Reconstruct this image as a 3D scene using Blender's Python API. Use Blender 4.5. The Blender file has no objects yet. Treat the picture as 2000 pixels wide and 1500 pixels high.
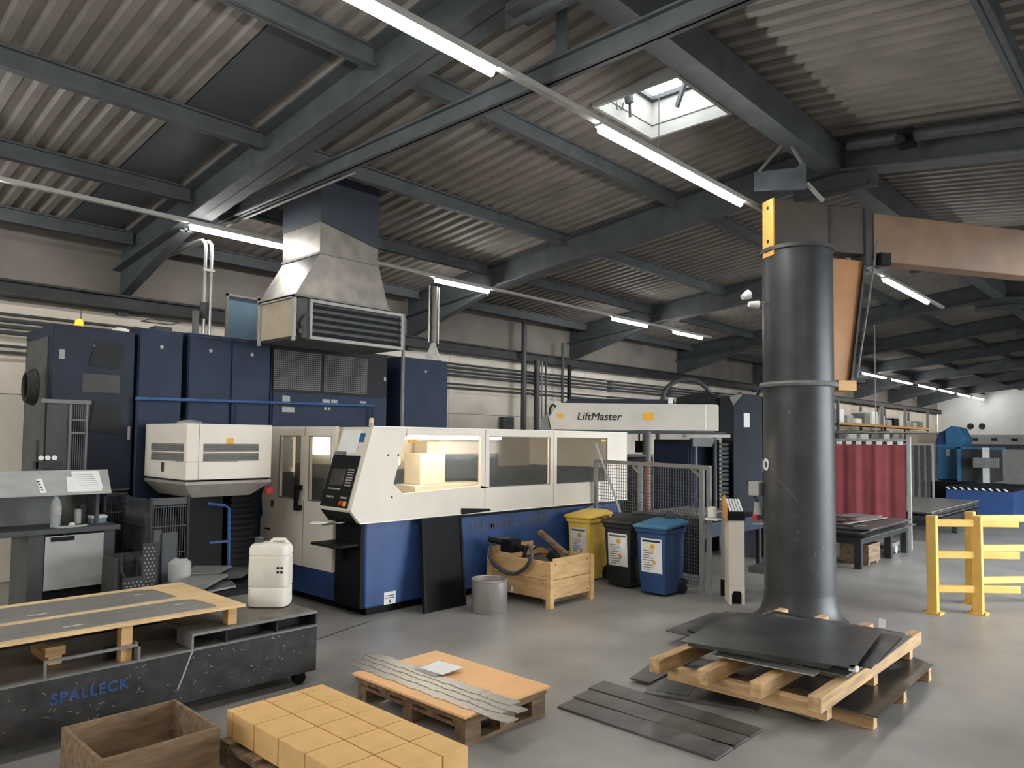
import bpy, bmesh, math, random
from mathutils import Vector, Matrix
random.seed(7)
SC = bpy.context.scene
COL = SC.collection
R = math.radians

# ---------------------------------------------------------------- camera, sky, exposure
yaw, pit, roll = R(43.2), math.atan(68 / 1430), R(0.6)
fw = Vector((math.cos(yaw) * math.cos(pit), math.sin(yaw) * math.cos(pit), math.sin(pit)))
r0 = Vector((math.sin(yaw), -math.cos(yaw), 0)); u0 = r0.cross(fw)
rt = math.cos(roll) * r0 + math.sin(roll) * u0
up = -math.sin(roll) * r0 + math.cos(roll) * u0
cd = bpy.data.cameras.new('camera'); cam = bpy.data.objects.new('camera', cd); COL.objects.link(cam)
cam.matrix_world = Matrix(((rt.x, up.x, -fw.x, 0), (rt.y, up.y, -fw.y, 0), (rt.z, up.z, -fw.z, 1.95), (0, 0, 0, 1)))
cd.sensor_width = 36; cd.lens = 1430 / 2000 * 36; cd.shift_x = 0.001; cd.shift_y = 0.02
cd.clip_start = 0.05; cd.clip_end = 200
SC.camera = cam
W = bpy.data.worlds.new('sky'); SC.world = W; W.use_nodes = True
bg = W.node_tree.nodes['Background']; bg.inputs[0].default_value = (0.86, 0.93, 1.0, 1); bg.inputs[1].default_value = 18.0
SC.view_settings.view_transform = 'Standard'
try: SC.view_settings.look = 'None'
except Exception: pass
SC.view_settings.gamma = 1.0; SC.view_settings.use_curve_mapping = False
SC.view_settings.exposure = 0.0
TUBE = 82.0       # radiance of the tube lamps
SC.cycles.max_bounces = 8

# ---------------------------------------------------------------- materials
def lin(c):
    return tuple(((v / 255) / 12.92 if v / 255 <= .04045 else ((v / 255 + .055) / 1.055) ** 2.4) for v in c) + (1,)
MATS = {}
def mat(name, rgb, rough=.6, metal=0.0, var=.12, scale=6.0, bump=0.0, rgb2=None, stretch=None, spec=.4, detail=5):
    if name in MATS: return MATS[name]
    m = bpy.data.materials.new(name); m.use_nodes = True; MATS[name] = m
    nt = m.node_tree; b = nt.nodes['Principled BSDF']
    b.inputs['Roughness'].default_value = rough; b.inputs['Metallic'].default_value = metal
    b.inputs['Specular IOR Level'].default_value = spec
    tc = nt.nodes.new('ShaderNodeTexCoord'); mp = nt.nodes.new('ShaderNodeMapping')
    nt.links.new(tc.outputs['Object'], mp.inputs['Vector'])
    if stretch: mp.inputs['Scale'].default_value = stretch
    n = nt.nodes.new('ShaderNodeTexNoise'); n.inputs['Scale'].default_value = scale; n.inputs['Detail'].default_value = detail
    nt.links.new(mp.outputs[0], n.inputs['Vector'])
    rp = nt.nodes.new('ShaderNodeValToRGB')
    c = lin(rgb); d = lin(rgb2) if rgb2 else tuple(v * (1 - var) ** 2 for v in c[:3]) + (1,)
    e = tuple(min(1, v * (1 + var)) for v in c[:3]) + (1,) if not rgb2 else c
    rp.color_ramp.elements[0].position = .32; rp.color_ramp.elements[0].color = d
    rp.color_ramp.elements[1].position = .68; rp.color_ramp.elements[1].color = e
    nt.links.new(n.outputs['Fac'], rp.inputs[0]); nt.links.new(rp.outputs[0], b.inputs['Base Color'])
    if bump:
        bp = nt.nodes.new('ShaderNodeBump'); bp.inputs['Strength'].default_value = bump; bp.inputs['Distance'].default_value = .01
        n2 = nt.nodes.new('ShaderNodeTexNoise'); n2.inputs['Scale'].default_value = scale * 6; n2.inputs['Detail'].default_value = 4
        nt.links.new(mp.outputs[0], n2.inputs['Vector'])
        nt.links.new(n2.outputs['Fac'], bp.inputs['Height']); nt.links.new(bp.outputs[0], b.inputs['Normal'])
    return m
def emit(name, rgb, s):
    if name in MATS: return MATS[name]
    m = bpy.data.materials.new(name); m.use_nodes = True; MATS[name] = m
    nt = m.node_tree; nt.nodes.remove(nt.nodes['Principled BSDF'])
    e = nt.nodes.new('ShaderNodeEmission'); e.inputs[0].default_value = lin(rgb); e.inputs[1].default_value = s
    nt.links.new(e.outputs[0], nt.nodes['Material Output'].inputs[0]); return m
def glass(name, rgb, alpha, rough=.05):
    m = bpy.data.materials.new(name); m.use_nodes = True; MATS[name] = m
    nt = m.node_tree; b = nt.nodes['Principled BSDF']
    b.inputs['Base Color'].default_value = lin(rgb); b.inputs['Roughness'].default_value = rough
    t = nt.nodes.new('ShaderNodeBsdfTransparent'); mx = nt.nodes.new('ShaderNodeMixShader'); mx.inputs[0].default_value = alpha
    t.inputs[0].default_value = (.97, .97, .95, 1)
    nt.links.new(t.outputs[0], mx.inputs[1]); nt.links.new(b.outputs[0], mx.inputs[2])
    nt.links.new(mx.outputs[0], nt.nodes['Material Output'].inputs[0]); return m

FLOOR = mat('concrete_floor', (154, 151, 146), .36, 0, .13, 1.3, .10, detail=9)
DECK = mat('roof_sheet', (126, 120, 114), .6, .0, .10, 2.0)
DECK2 = mat('roof_light_sheet', (76, 80, 84), .5, 0, .08, 1.5)
STEEL = mat('dark_steel', (80, 84, 87), .7, 0, .12, 4)
STEELB = mat('black_steel', (44, 44, 44), .6, 0, .25, 5)
BLACK = mat('black_plastic', (21, 21, 22), .6, 0, .1, 5, spec=.2)
RUBBER = mat('black_rubber', (24, 24, 25), .6, 0, .1, 8)
WALLU = mat('wall_upper', (128, 121, 113), .85, 0, .12, 1.2)
WALLL = mat('wall_panel', (214, 204, 188), .8, 0, .06, 1.5)
WALLE = mat('wall_white', (232, 234, 232), .8, 0, .04, 1.0)
WHITE = mat('machine_white', (226, 216, 200), .42, 0, .03, 2)
MBLUE = mat('machine_blue', (52, 79, 130), .42, 0, .12, 3)
CBLUE = mat('cabinet_blue', (27, 44, 70), .6, 0, .16, 2.0)
DBLUE = mat('dark_blue', (27, 37, 55), .6, 0, .2, 2.5)
NAVY = mat('navy_duct', (46, 52, 64), .55, 0, .08, 2.5)
GALV = mat('galvanised', (128, 122, 114), .42, .55, .14, 5)
ALU = mat('aluminium', (190, 190, 186), .35, .6, .08, 6)
GREY = mat('grey_paint', (120, 120, 118), .55, 0, .1, 5)
LGREY = mat('light_grey_paint', (168, 168, 164), .55, 0, .06, 5)
DGREY = mat('dark_grey_paint', (68, 70, 71), .55, 0, .12, 5)
BEIGE = mat('beige_paint', (186, 172, 150), .5, 0, .06, 4)
PAPER = mat('paper', (236, 236, 232), .8, 0, .02, 8)
INK = mat('ink', (96, 98, 102), .8, 0, .05, 8)
INKD = mat('dark_ink', (38, 40, 44), .7, 0, .05, 8)
ORANGEINK = mat('orange_ink', (226, 160, 60), .7, 0, .05, 8)
YEL = mat('yellow_plastic', (248, 208, 100), .5, 0, .08, 4)
YELP = mat('yellow_paint', (236, 190, 98), .45, 0, .06, 4)
STICK = mat('warning_yellow', (236, 176, 50), .6, 0, .05, 9)
BLUEP = mat('blue_plastic', (46, 76, 124), .5, 0, .08, 4)
LIDB = mat('blue_lid', (64, 116, 150), .5, 0, .08, 4)
BINK = mat('black_bin', (44, 44, 44), .55, 0, .1, 4)
WOOD = mat('crate_wood', (212, 172, 120), .7, 0, .12, 3.5, .15, stretch=(1, 1, 5))
WOODX = mat('beam_wood', (206, 170, 124), .75, 0, .2, 4, .2, stretch=(.6, 5, 5))
WOODY = mat('cross_wood', (206, 170, 124), .75, 0, .2, 4, .2, stretch=(5, .6, 5))
WOODD = mat('weathered_wood', (128, 106, 82), .8, 0, .25, 4, .25, stretch=(1, 5, 5))
PLY = mat('plywood', (226, 192, 142), .65, 0, .09, 3, .05, stretch=(.7, 4, 4))
MDF = mat('orange_board', (238, 184, 128), .6, 0, .05, 2.5)
CARTON = mat('carton', (222, 178, 116), .75, 0, .07, 4)
SHEET = mat('zinc_sheet', (152, 148, 142), .4, .45, .1, 5, stretch=(.5, 5, 5))
SHEETD = mat('dark_sheet', (84, 85, 85), .3, .55, .3, 2.2, detail=8)
SHEETM = mat('mill_sheet', (112, 110, 107), .4, .5, .25, 3, detail=8)
SCRATCH = mat('scratched_table', (50, 48, 46), .6, 0, .3, 9, .1, detail=12)
TABTOP = mat('worn_table_top', (122, 116, 107), .5, .35, .22, 5)
PILLAR = mat('pillar_paint', (60, 61, 62), .42, 0, .16, 3)
BROWN = mat('crane_brown_lit', (140, 112, 88), .5, 0, .10, 3)
ORNG = mat('crane_orange', (212, 158, 84), .5, 0, .06, 4)
CURT = mat('red_curtain', (158, 78, 82), .6, 0, .08, 3)
CAN = mat('canister_plastic', (228, 222, 208), .4, 0, .05, 5)
REDP = mat('red_plastic', (190, 50, 50), .4, 0, .05, 5)
CYAN = mat('press_blue', (66, 126, 170), .5, 0, .08, 3)
SCREEN = mat('screen', (62, 58, 58), .2, 0, .15, 5)
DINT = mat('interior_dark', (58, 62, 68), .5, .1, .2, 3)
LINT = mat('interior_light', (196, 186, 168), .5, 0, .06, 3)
PANE = glass('window_glass', (150, 150, 145), .14)
SKYP = glass('dome_acrylic', (240, 240, 240), .25, .3)
CLEAR = glass('clear_plastic', (205, 210, 212), .35, .1)
TUBEM = emit('lit_tube', (255, 253, 250), TUBE)
TUBEI = emit('lit_cabin_tube', (255, 242, 218), 95)
BEAC = emit('lit_beacon', (255, 120, 40), 5)

# ---------------------------------------------------------------- mesh builder
class MB:
    def __init__(s): s.v = []; s.f = []
    def add(s, vs, fs):
        o = len(s.v); s.v += [Vector(p) for p in vs]; s.f += [tuple(i + o for i in f) for f in fs]; return s
    def box(s, x0, x1, y0, y1, z0, z1):
        return s.add([(x0, y0, z0), (x1, y0, z0), (x1, y1, z0), (x0, y1, z0), (x0, y0, z1), (x1, y0, z1), (x1, y1, z1), (x0, y1, z1)],
                     [(3, 2, 1, 0), (4, 5, 6, 7), (0, 1, 5, 4), (1, 2, 6, 5), (2, 3, 7, 6), (3, 0, 4, 7)])
    def rbox(s, c, size, rot):                     # box with a rotation (matrix)
        h = Vector(size) / 2; c = Vector(c)
        ps = [c + rot @ Vector((a * h.x, b * h.y, d * h.z)) for d in (-1, 1) for a, b in ((-1, -1), (1, -1), (1, 1), (-1, 1))]
        return s.add(ps, [(3, 2, 1, 0), (4, 5, 6, 7), (0, 1, 5, 4), (1, 2, 6, 5), (2, 3, 7, 6), (3, 0, 4, 7)])
    def bar(s, p, q, w, h=None):                   # rectangular bar from p to q
        p, q = Vector(p), Vector(q); d = q - p; h = h or w
        z = d.normalized(); t = Vector((0, 0, 1)) if abs(z.z) < .9 else Vector((1, 0, 0))
        x = t.cross(z).normalized(); y = z.cross(x)
        return s.rbox((p + q) / 2, (w, h, d.length), Matrix((x, y, z)).transposed())
    def poly(s, pts, ax, a, b):
        n = len(pts)
        P = {'x': lambda p, t: (t, p[0], p[1]), 'y': lambda p, t: (p[0], t, p[1]), 'z': lambda p, t: (p[0], p[1], t)}[ax]
        vs = [P(p, a) for p in pts] + [P(p, b) for p in pts]
        fs = [tuple(range(n))[::-1], tuple(range(n, 2 * n))] + [(i, (i + 1) % n, n + (i + 1) % n, n + i) for i in range(n)]
        return s.add(vs, fs)
    def cyl(s, p, q, r, n=14, r2=None):
        p, q = Vector(p), Vector(q); r2 = r if r2 is None else r2
        z = (q - p).normalized(); t = Vector((0, 0, 1)) if abs(z.z) < .9 else Vector((1, 0, 0))
        x = t.cross(z).normalized(); y = z.cross(x)
        c = [(math.cos(2 * math.pi * i / n), math.sin(2 * math.pi * i / n)) for i in range(n)]
        vs = [p + r * (a * x + b * y) for a, b in c] + [q + r2 * (a * x + b * y) for a, b in c]
        return s.add(vs, [tuple(range(n))[::-1], tuple(range(n, 2 * n))] + [(i, (i + 1) % n, n + (i + 1) % n, n + i) for i in range(n)])
    def tube(s, pts, r, n=8, closed=False):
        pts = [Vector(p) for p in pts]; m = len(pts); rings = []; x = None
        for i, p in enumerate(pts):
            a = pts[(i - 1) % m] if closed or i > 0 else p; b = pts[(i + 1) % m] if closed or i < m - 1 else p
            z = (b - a).normalized()
            if x is None:
                t = Vector((0, 0, 1)) if abs(z.z) < .9 else Vector((1, 0, 0)); x = t.cross(z).normalized()
            else: x = (x - z * x.dot(z)).normalized()
            y = z.cross(x)
            rings.append([p + r * (math.cos(2 * math.pi * k / n) * x + math.sin(2 * math.pi * k / n) * y) for k in range(n)])
        fs = []
        for i in range(m if closed else m - 1):
            j = (i + 1) % m
            fs += [(i * n + k, i * n + (k + 1) % n, j * n + (k + 1) % n, j * n + k) for k in range(n)]
        if not closed: fs += [tuple(range(n))[::-1], tuple(range((m - 1) * n, m * n))]
        return s.add([v for g in rings for v in g], fs)
    def lathe(s, prof, c, n=24):                   # prof: (radius, z)
        cx, cy, cz = c; m = len(prof); vs = []
        for r, z in prof: vs += [(cx + r * math.cos(2 * math.pi * k / n), cy + r * math.sin(2 * math.pi * k / n), cz + z) for k in range(n)]
        fs = [(i * n + k, i * n + (k + 1) % n, (i + 1) * n + (k + 1) % n, (i + 1) * n + k) for i in range(m - 1) for k in range(n)]
        fs += [tuple(range(n))[::-1], tuple(range((m - 1) * n, m * n))]
        return s.add(vs, fs)
    def loft(s, secs):                             # list of equal-length closed sections
        n = len(secs[0]); vs = [p for c in secs for p in c]
        fs = [(i * n + k, i * n + (k + 1) % n, (i + 1) * n + (k + 1) % n, (i + 1) * n + k) for i in range(len(secs) - 1) for k in range(n)]
        return s.add(vs, fs + [tuple(range(n))[::-1], tuple(range((len(secs) - 1) * n, len(secs) * n))])
OFF = {}
def smooth(pts, k=5):                              # Catmull-Rom through the points
    P_ = [Vector(p) for p in pts]; out = []
    for i in range(len(P_) - 1):
        a, b, c, d = P_[max(i - 1, 0)], P_[i], P_[i + 1], P_[min(i + 2, len(P_) - 1)]
        for j in range(k):
            t = j / k; out.append(.5 * (2 * b + (c - a) * t + (2 * a - 5 * b + 4 * c - d) * t * t + (3 * b - a - 3 * c + d) * t ** 3))
    return out + [P_[-1]]
def build(name, mb, m, parent=None, bevel=0, loc=None):
    o3 = OFF.get(parent, Vector((0, 0, 0))) if parent else Vector(loc or (0, 0, 0))
    me = bpy.data.meshes.new(name); me.from_pydata([v - o3 for v in mb.v], [], mb.f); me.update()
    bm = bmesh.new(); bm.from_mesh(me); bmesh.ops.recalc_face_normals(bm, faces=bm.faces); bm.to_mesh(me); bm.free()
    me.shade_smooth(); me.set_sharp_from_angle(angle=R(32))
    me.materials.append(m)
    o = bpy.data.objects.new(name, me); COL.objects.link(o)
    if parent: o.parent = parent; OFF[o] = o3
    else: o.location = o3; OFF[o] = o3
    if bevel:
        bv = o.modifiers.new('edge', 'BEVEL'); bv.width = bevel; bv.segments = 2; bv.limit_method = 'ANGLE'; bv.angle_limit = R(40)
    return o
def tag(o, label, cat, group=None):
    o['label'] = label; o['category'] = cat
    if group: o['group'] = group
    return o
def thing(name, label, cat, loc, group=None):
    o = bpy.data.objects.new(name, None); COL.objects.link(o); o.empty_display_size = .1
    o.location = loc; OFF[o] = Vector(loc); return tag(o, label, cat, group)
def struct(name, mb, m, parent=None, bevel=0):
    o = build(name, mb, m, parent, bevel)
    if not parent: o['kind'] = 'structure'
    return o
def solo(name, mb, m, label, cat, loc, group=None, bevel=0):
    return tag(build(name, mb, m, None, bevel, loc), label, cat, group)
def dup(root, delta, label=None):
    r = root.copy(); COL.objects.link(r); r.location = root.location + Vector(delta); OFF[r] = OFF[root]
    if label: r['label'] = label
    for ch in list(root.children):
        c = ch.copy(); COL.objects.link(c); c.parent = r
        for g in ch.children:
            d = g.copy(); COL.objects.link(d); d.parent = c
    return r
def text(body, p, size, rot, m, parent, shear=0.0, offset=0.0, spacing=1.0):
    cu = bpy.data.curves.new('lettering', 'FONT'); cu.body = body; cu.size = size; cu.extrude = .0015; cu.shear = shear; cu.offset = offset
    cu.space_character = spacing; cu.materials.append(m)
    o = bpy.data.objects.new('lettering', cu); COL.objects.link(o)
    bpy.context.view_layer.update()
    me = bpy.data.meshes.new_from_object(o.evaluated_get(bpy.context.evaluated_depsgraph_get())); me.name = 'lettering'
    bpy.data.objects.remove(o)
    o = bpy.data.objects.new('lettering', me); COL.objects.link(o); o.parent = parent
    o.location = Vector(p) - OFF[parent]; o.rotation_euler = rot; return o
FRONT = (R(90), 0, 0)            # lettering on a face that looks towards -Y
LEFTF = (R(90), 0, R(-90))       # lettering on a face that looks towards -X

# ---------------------------------------------------------------- hall
X0, X1, YL, YR, RY = -6.0, 50.0, 11.5, -5.1, 3.2
def rz(y): return 5.67 - .109 * (y - RY) if y >= RY else 5.67 - .13 * (RY - y)
fl = struct('floor', MB().box(X0 - .2, X1 + .2, YR - .2, YL + .25, -.2, 0), FLOOR)
struct('floor_joint', MB().tube([(3.3, 6.05, -.002), (3.75, 6.18, -.002), (4.1, 6.29, -.002), (4.45, 6.4, -.002), (4.74, 6.47, -.002)], .007, 5), INKD)

# corrugated roof: ribs run down the slope; openings for the rooflight and for the duct
def deck(xa, xb, ya, yb):
    mb = MB(); pitch = .21; prof = []
    k0 = math.floor(xa / pitch)
    x = xa; prof = [(xa, 0)]
    k = k0
    while k * pitch < xb:
        for dx, dz in ((.0, 0), (.03, .04), (.10, .04), (.13, 0)):
            q = k * pitch + dx
            if xa < q < xb: prof.append((q, dz))
        k += 1
    prof.append((xb, 0))
    n = len(prof)
    vs = [(x, ya, rz(ya) + z) for x, z in prof] + [(x, yb, rz(yb) + z) for x, z in prof]
    mb.add(vs, [(i, i + 1, n + i + 1, n + i) for i in range(n - 1)]); return mb
SKX0, SKX1, SKY0, SKY1 = 6.2, 7.27, 3.64, 4.6
roof = MB()
FILL_RLX = [-3.6, 10.5, 12.3, 15.7, 17.4, 21.2, 22.9, 26.4, 31.6, 36.8, 42.0, 47.0]  # unseen rooflights on the far slope, added to brighten the floor
cells = [deck(X0, X1, YR, -3.6), deck(X0, X1, .9, RY)]
for a_, b_ in zip([X0] + [q + 1.2 for q in FILL_RLX], FILL_RLX + [X1]): cells.append(deck(a_, b_, -3.6, .9))
for a in cells + list((deck(X0, SKX0, RY, SKY1), deck(SKX1, X1, RY, SKY1), deck(SKX0, SKX1, RY, SKY0), deck(X0, X1, SKY1, YL))):
    roof.add(a.v, a.f)
ce = struct('ceiling', roof, DECK)
for i, xa in enumerate(FILL_RLX):
    cbm = MB(); zt = rz(-1.4)
    for a in ((xa - .04, xa, -3.64, .94), (xa + 1.2, xa + 1.24, -3.64, .94), (xa, xa + 1.2, -3.64, -3.6), (xa, xa + 1.2, .9, .94)): cbm.box(*a, zt - .35, 5.75)
    if i == 0:
        w0 = struct('window_2', cbm, DECK2); build('pane', MB().box(xa - .04, xa + 1.24, -3.64, .94, 5.76, 5.77), SKYP, w0)
    else:
        c = w0.copy(); COL.objects.link(c); c.location.x = xa - FILL_RLX[0]; c.name = 'window_%d' % (i + 2)
        d = w0.children[0].copy(); COL.objects.link(d); d.parent = c
struct('ridge_cap', MB().box(X0, X1, RY - .15, RY + .15, 5.71, 5.74), DECK)
# dark rooflight sheets lying in the roof
sh = MB()
for xa, xb in ((2.95, 3.58), (-2.2, -1.6)):
    sh.add([(xa, 5.45, rz(5.45) - .006), (xb, 5.45, rz(5.45) - .006), (xb, 11.4, rz(11.4) - .006), (xa, 11.4, rz(11.4) - .006)], [(0, 1, 2, 3)])
struct('roof_light_sheet', sh, DECK2)
# walls
wl = struct('wall_left', MB().box(X0, X1, YL, YL + .25, 3.72, 5.2).box(X0, X1, YL + .06, YL + .25, 0, 3.72), WALLU)
pm = None
for i in range(24):
    for j in range(3):
        xa = X0 + i * 2.333
        if pm is None:
            pm = build('wall_panel', MB().box(X0 + .006, X0 + 2.327, YL, YL + .07, .006, 1.236), WALLL, wl); continue
        c = pm.copy(); COL.objects.link(c); c.location = pm.location + Vector((i * 2.333, 0, j * 1.24))
GX0, GX1, GZ = 8.5, 19.0, 4.2        # unseen open gate, added in the right hand wall to let daylight in
struct('wall_right', MB().box(X0, GX0, YR - .2, YR, 0, 5.2).box(GX1, X1, YR - .2, YR, 0, 5.2).box(GX0, GX1, YR - .2, YR, GZ, 5.2), WALLL)
struct('added_door_1', MB().box(GX0 - .1, GX0, YR - .22, YR + .03, 0, GZ).box(GX1, GX1 + .1, YR - .22, YR + .03, 0, GZ).box(GX0 - .1, GX1 + .1, YR - .22, YR + .03, GZ, GZ + .12), STEEL)
struct('ground_outside', MB().box(GX0 - 30, GX1 + 30, YR - 40, YR - .2, -.25, -.02), mat('asphalt', (52, 52, 52), .9))
wb0 = MB().poly([(YR, 3.4), (YL, 3.4), (YL, rz(YL) + .05), (RY, 5.75), (YR, rz(YR) + .05)], 'x', X0 - .2, X0).box(X0 - .2, X0, YR, YL, 0, 1.9)
FILL_BW = ((3.2, 4.9), (5.7, 7.4), (8.2, 9.9))  # unseen back windows, added to light the machine's left end
for a_, b_ in zip([YR] + [q[1] for q in FILL_BW], [q[0] for q in FILL_BW] + [YL]): wb0.box(X0 - .2, X0, a_, b_, 1.9, 3.4)
struct('wall_back', wb0, WALLL)
for i, (a_, b_) in enumerate(FILL_BW):
    w_ = struct('window_%d' % (30 + i), MB().box(X0 - .12, X0 - .06, a_, b_, 1.9, 1.95).box(X0 - .12, X0 - .06, a_, b_, 3.35, 3.4).box(X0 - .12, X0 - .06, a_, a_ + .05, 1.95, 3.35).box(X0 - .12, X0 - .06, b_ - .05, b_, 1.95, 3.35), LGREY)
    build('pane', MB().box(X0 - .095, X0 - .09, a_ + .05, b_ - .05, 1.95, 3.35), PANE, w_)
we = struct('wall_front', MB().poly([(YR, 0), (YL, 0), (YL, rz(YL) + .05), (RY, 5.75), (YR, rz(YR) + .05)], 'x', X1, X1 + .2), WALLE)
build('dado', MB().box(X1 - .03, X1, YR, YL, 0, 2.5), DGREY, we)
build('round_vent', MB().cyl((X1 - .05, 9.78, 3.0), (X1, 9.78, 3.0), .17, 16), INKD, we)
build('round_vent', MB().cyl((X1 - .05, 9.2, 3.0), (X1, 9.2, 3.0), .17, 16), INKD, we)
# steel frames
def slope_beam(mb, x, ya, yb, drop, depth, width, web=.02):
    def sec(y):
        zt = rz(y) - drop; zb = zt - depth
        return zt, zb
    for (wa, za, zb_) in ((width / 2, 0, .02), (web / 2, .0, depth), (width / 2, depth - .025, depth)):
        v = []
        for y in (ya, yb):
            zt = rz(y) - drop
            v += [(x - wa, y, zt - zb_), (x + wa, y, zt - zb_), (x + wa, y, zt - za), (x - wa, y, zt - za)]
        mb.add(v, [(3, 2, 1, 0), (4, 5, 6, 7), (0, 1, 5, 4), (1, 2, 6, 5), (2, 3, 7, 6), (3, 0, 4, 7)])
FRX = [-1.35, 3.85, 9.2, 14.4, 19.6, 24.8, 30.0, 35.2, 40.4, 45.6]
fm = MB(); x = FRX[0]
slope_beam(fm, x, RY, YL, 0, .42, .29); slope_beam(fm, x, RY, YR, 0, .42, .29)
fm.poly([(YL, 3.95), (YL, rz(YL) - .42), (9.3, rz(9.3) - .42), (9.3, rz(9.3) - .47)], 'x', x - .02, x + .02)
fm.add([(x - .07, YL, 3.93), (x + .07, YL, 3.93), (x + .07, 9.3, rz(9.3) - .47), (x - .07, 9.3, rz(9.3) - .47), (x - .07, YL, 3.95), (x + .07, YL, 3.95), (x + .07, 9.3, rz(9.3) - .45), (x - .07, 9.3, rz(9.3) - .45)],
       [(3, 2, 1, 0), (4, 5, 6, 7), (0, 1, 5, 4), (1, 2, 6, 5), (2, 3, 7, 6), (3, 0, 4, 7)])
fm.box(x - .07, x + .07, YL - .12, YL, 3.7, 3.97)
fm.box(x - .02, x + .02, RY - .5, RY + .5, 5.0, 5.3).box(x - .13, x + .13, RY - .4, RY + .4, 5.05, 5.07)
raf = struct('roof_rafter', fm, STEEL)
for q in FRX[1:]:
    c = raf.copy(); COL.objects.link(c); c.location.x = q - FRX[0]
struct('ridge_beam', MB().box(X0, X1, RY - .12, RY + .12, 5.24, 5.58), STEEL)
for y in (5.3, 7.28, 9.07, 10.95, 1.1, -3.8):
    z = rz(y)
    def purl(xa, xb): return MB().box(xa, xb, y - .05, y + .05, z - .19, z - .165).box(xa, xb, y - .008, y + .008, z - .19, z - .01).box(xa, xb, y - .05, y + .05, z - .02, z - .0)
    first = struct('roof_purlin', purl(FRX[0] + .02, FRX[0] + 5.14), STEEL)
    for q in FRX[1:]:
        c = first.copy(); COL.objects.link(c); c.location.x = q - FRX[0] + .02
# wall girder and long wall pipes
struct('trim_1', MB().box(X0, X1, 11.24, 11.44, 3.94, 3.97).box(X0, X1, 11.3, 11.33, 3.78, 3.97).box(X0, X1, 11.24, 11.44, 3.76, 3.79).box(X0, X1, 11.44, 11.5, 3.83, 3.9), STEELB)
pp = None
for i, (z, r) in enumerate(((3.52, .022), (3.44, .03), (3.36, .022), (3.28, .03), (3.10, .02), (3.02, .02))):
    p_ = solo('wall_pipe', MB().cyl((X0 + .1, 11.36, z), (24, 11.36, z), r, 8), DGREY, 'thin dark level pipe along the left wall, ' + ('topmost', 'second from the top', 'third from the top', 'fourth from the top', 'fifth from the top', 'lowest')[i] + ' of six', 'pipe', (0, 11.36, z), 'pipes along the left wall')
    mb = MB()
    for k in range(8): mb.box(1 + k * 3, 1.06 + k * 3, 11.36, 11.5, z - .03, z + .03)
    build('clip', mb, DGREY, p_)

# rooflight
w1 = bpy.data.objects.new('window_1', None); COL.objects.link(w1); w1['kind'] = 'structure'; w1.location = (6.735, 4.12, 5.6); OFF[w1] = Vector((6.735, 4.12, 5.6))
cb = MB()
t = .04
for a in ((SKX0 - t, SKX0, SKY0 - t, SKY1 + t), (SKX1, SKX1 + t, SKY0 - t, SKY1 + t), (SKX0, SKX1, SKY0 - t, SKY0), (SKX0, SKX1, SKY1, SKY1 + t)):
    cb.box(*a, rz(4.2) - .06, 5.93)
build('curb', cb, mat('curb_white', (172, 170, 164), .6, 0, .05, 3), w1)
fr = MB(); t = .05
for a in ((SKX0, SKX0 + t, SKY0, SKY1), (SKX1 - t, SKX1, SKY0, SKY1), (SKX0 + t, SKX1 - t, SKY0, SKY0 + t), (SKX0 + t, SKX1 - t, SKY1 - t, SKY1)):
    fr.box(*a, 5.93, 5.98)
build('frame', fr, DGREY, w1)
build('joint_trim', MB().box(SKX0, SKX0 + .006, SKY0, SKY1, 5.645, 5.655).box(SKX1 - .006, SKX1, SKY0, SKY1, 5.645, 5.655).box(SKX0, SKX1, SKY1 - .006, SKY1, 5.645, 5.655).box(SKX0, SKX1, SKY0, SKY0 + .006, 5.645, 5.655), DGREY, w1)
build('pane', MB().box(SKX0 + .03, SKX1 - .03, SKY0 + .03, SKY1 - .03, 5.985, 5.995), SKYP, w1)
op = MB().bar((6.98, 4.1, 5.62), (6.96, 3.98, 5.86), .04).bar((6.96, 3.98, 5.86), (7.24, 3.86, 5.9), .035).bar((6.96, 3.98, 5.86), (6.98, 3.75, 5.94), .035)
build('opener_arm', op, STEEL, w1)
build('motor', MB().cyl((6.6, 4.5, 5.88), (6.66, 4.5, 5.68), .05, 10).cyl((6.66, 4.5, 5.68), (6.7, 4.52, 5.54), .015, 8), DGREY, w1)
build('cable', MB().tube([(6.56, 4.55, 5.86), (6.5, 4.57, 5.7), (6.52, 4.57, 5.58), (6.6, 4.56, 5.6), (6.6, 4.54, 5.68)], .006, 5).tube([(7.1, 4.4, 5.92), (7.1, 4.4, 5.2)], .005, 5), DGREY, w1)
# tie beam hanging across, with two conduits under it
tb = thing('tie_beam', 'dark steel tie beam hung level across the roof above the blue cabinets', 'beam', (4.3, 5.2, 4.745))
build('beam', MB().box(4.25, 4.35, .2, 9.37, 4.745, 4.765).box(4.29, 4.31, .2, 9.37, 4.745, 4.92).box(4.25, 4.35, .2, 9.37, 4.90, 4.92), STEEL, tb)
build('hanger', MB().box(4.29, 4.31, 3.48, 3.59, 4.92, 5.64), STEEL, tb)
build('hanger', MB().box(4.29, 4.31, 9.2, 9.27, 4.92, 5.0), STEEL, tb)
build('conduit', MB().tube([(4.38, 9.3, 4.72), (4.38, 9.25, 4.73), (4.38, 6.4, 4.73)], .014, 6), GREY, tb)
build('conduit', MB().tube([(4.42, 9.3, 4.755), (4.42, 7.5, 4.76)], .01, 6), GREY, tb)
solo('roof_pipe', MB().cyl((8.8, 2.9, 5.43), (8.8, -.3, 5.05), .07, 14), DGREY, 'thick grey pipe following the roof slope right of the orange-tipped crane', 'pipe', (8.8, 1, 5.2))
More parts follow.
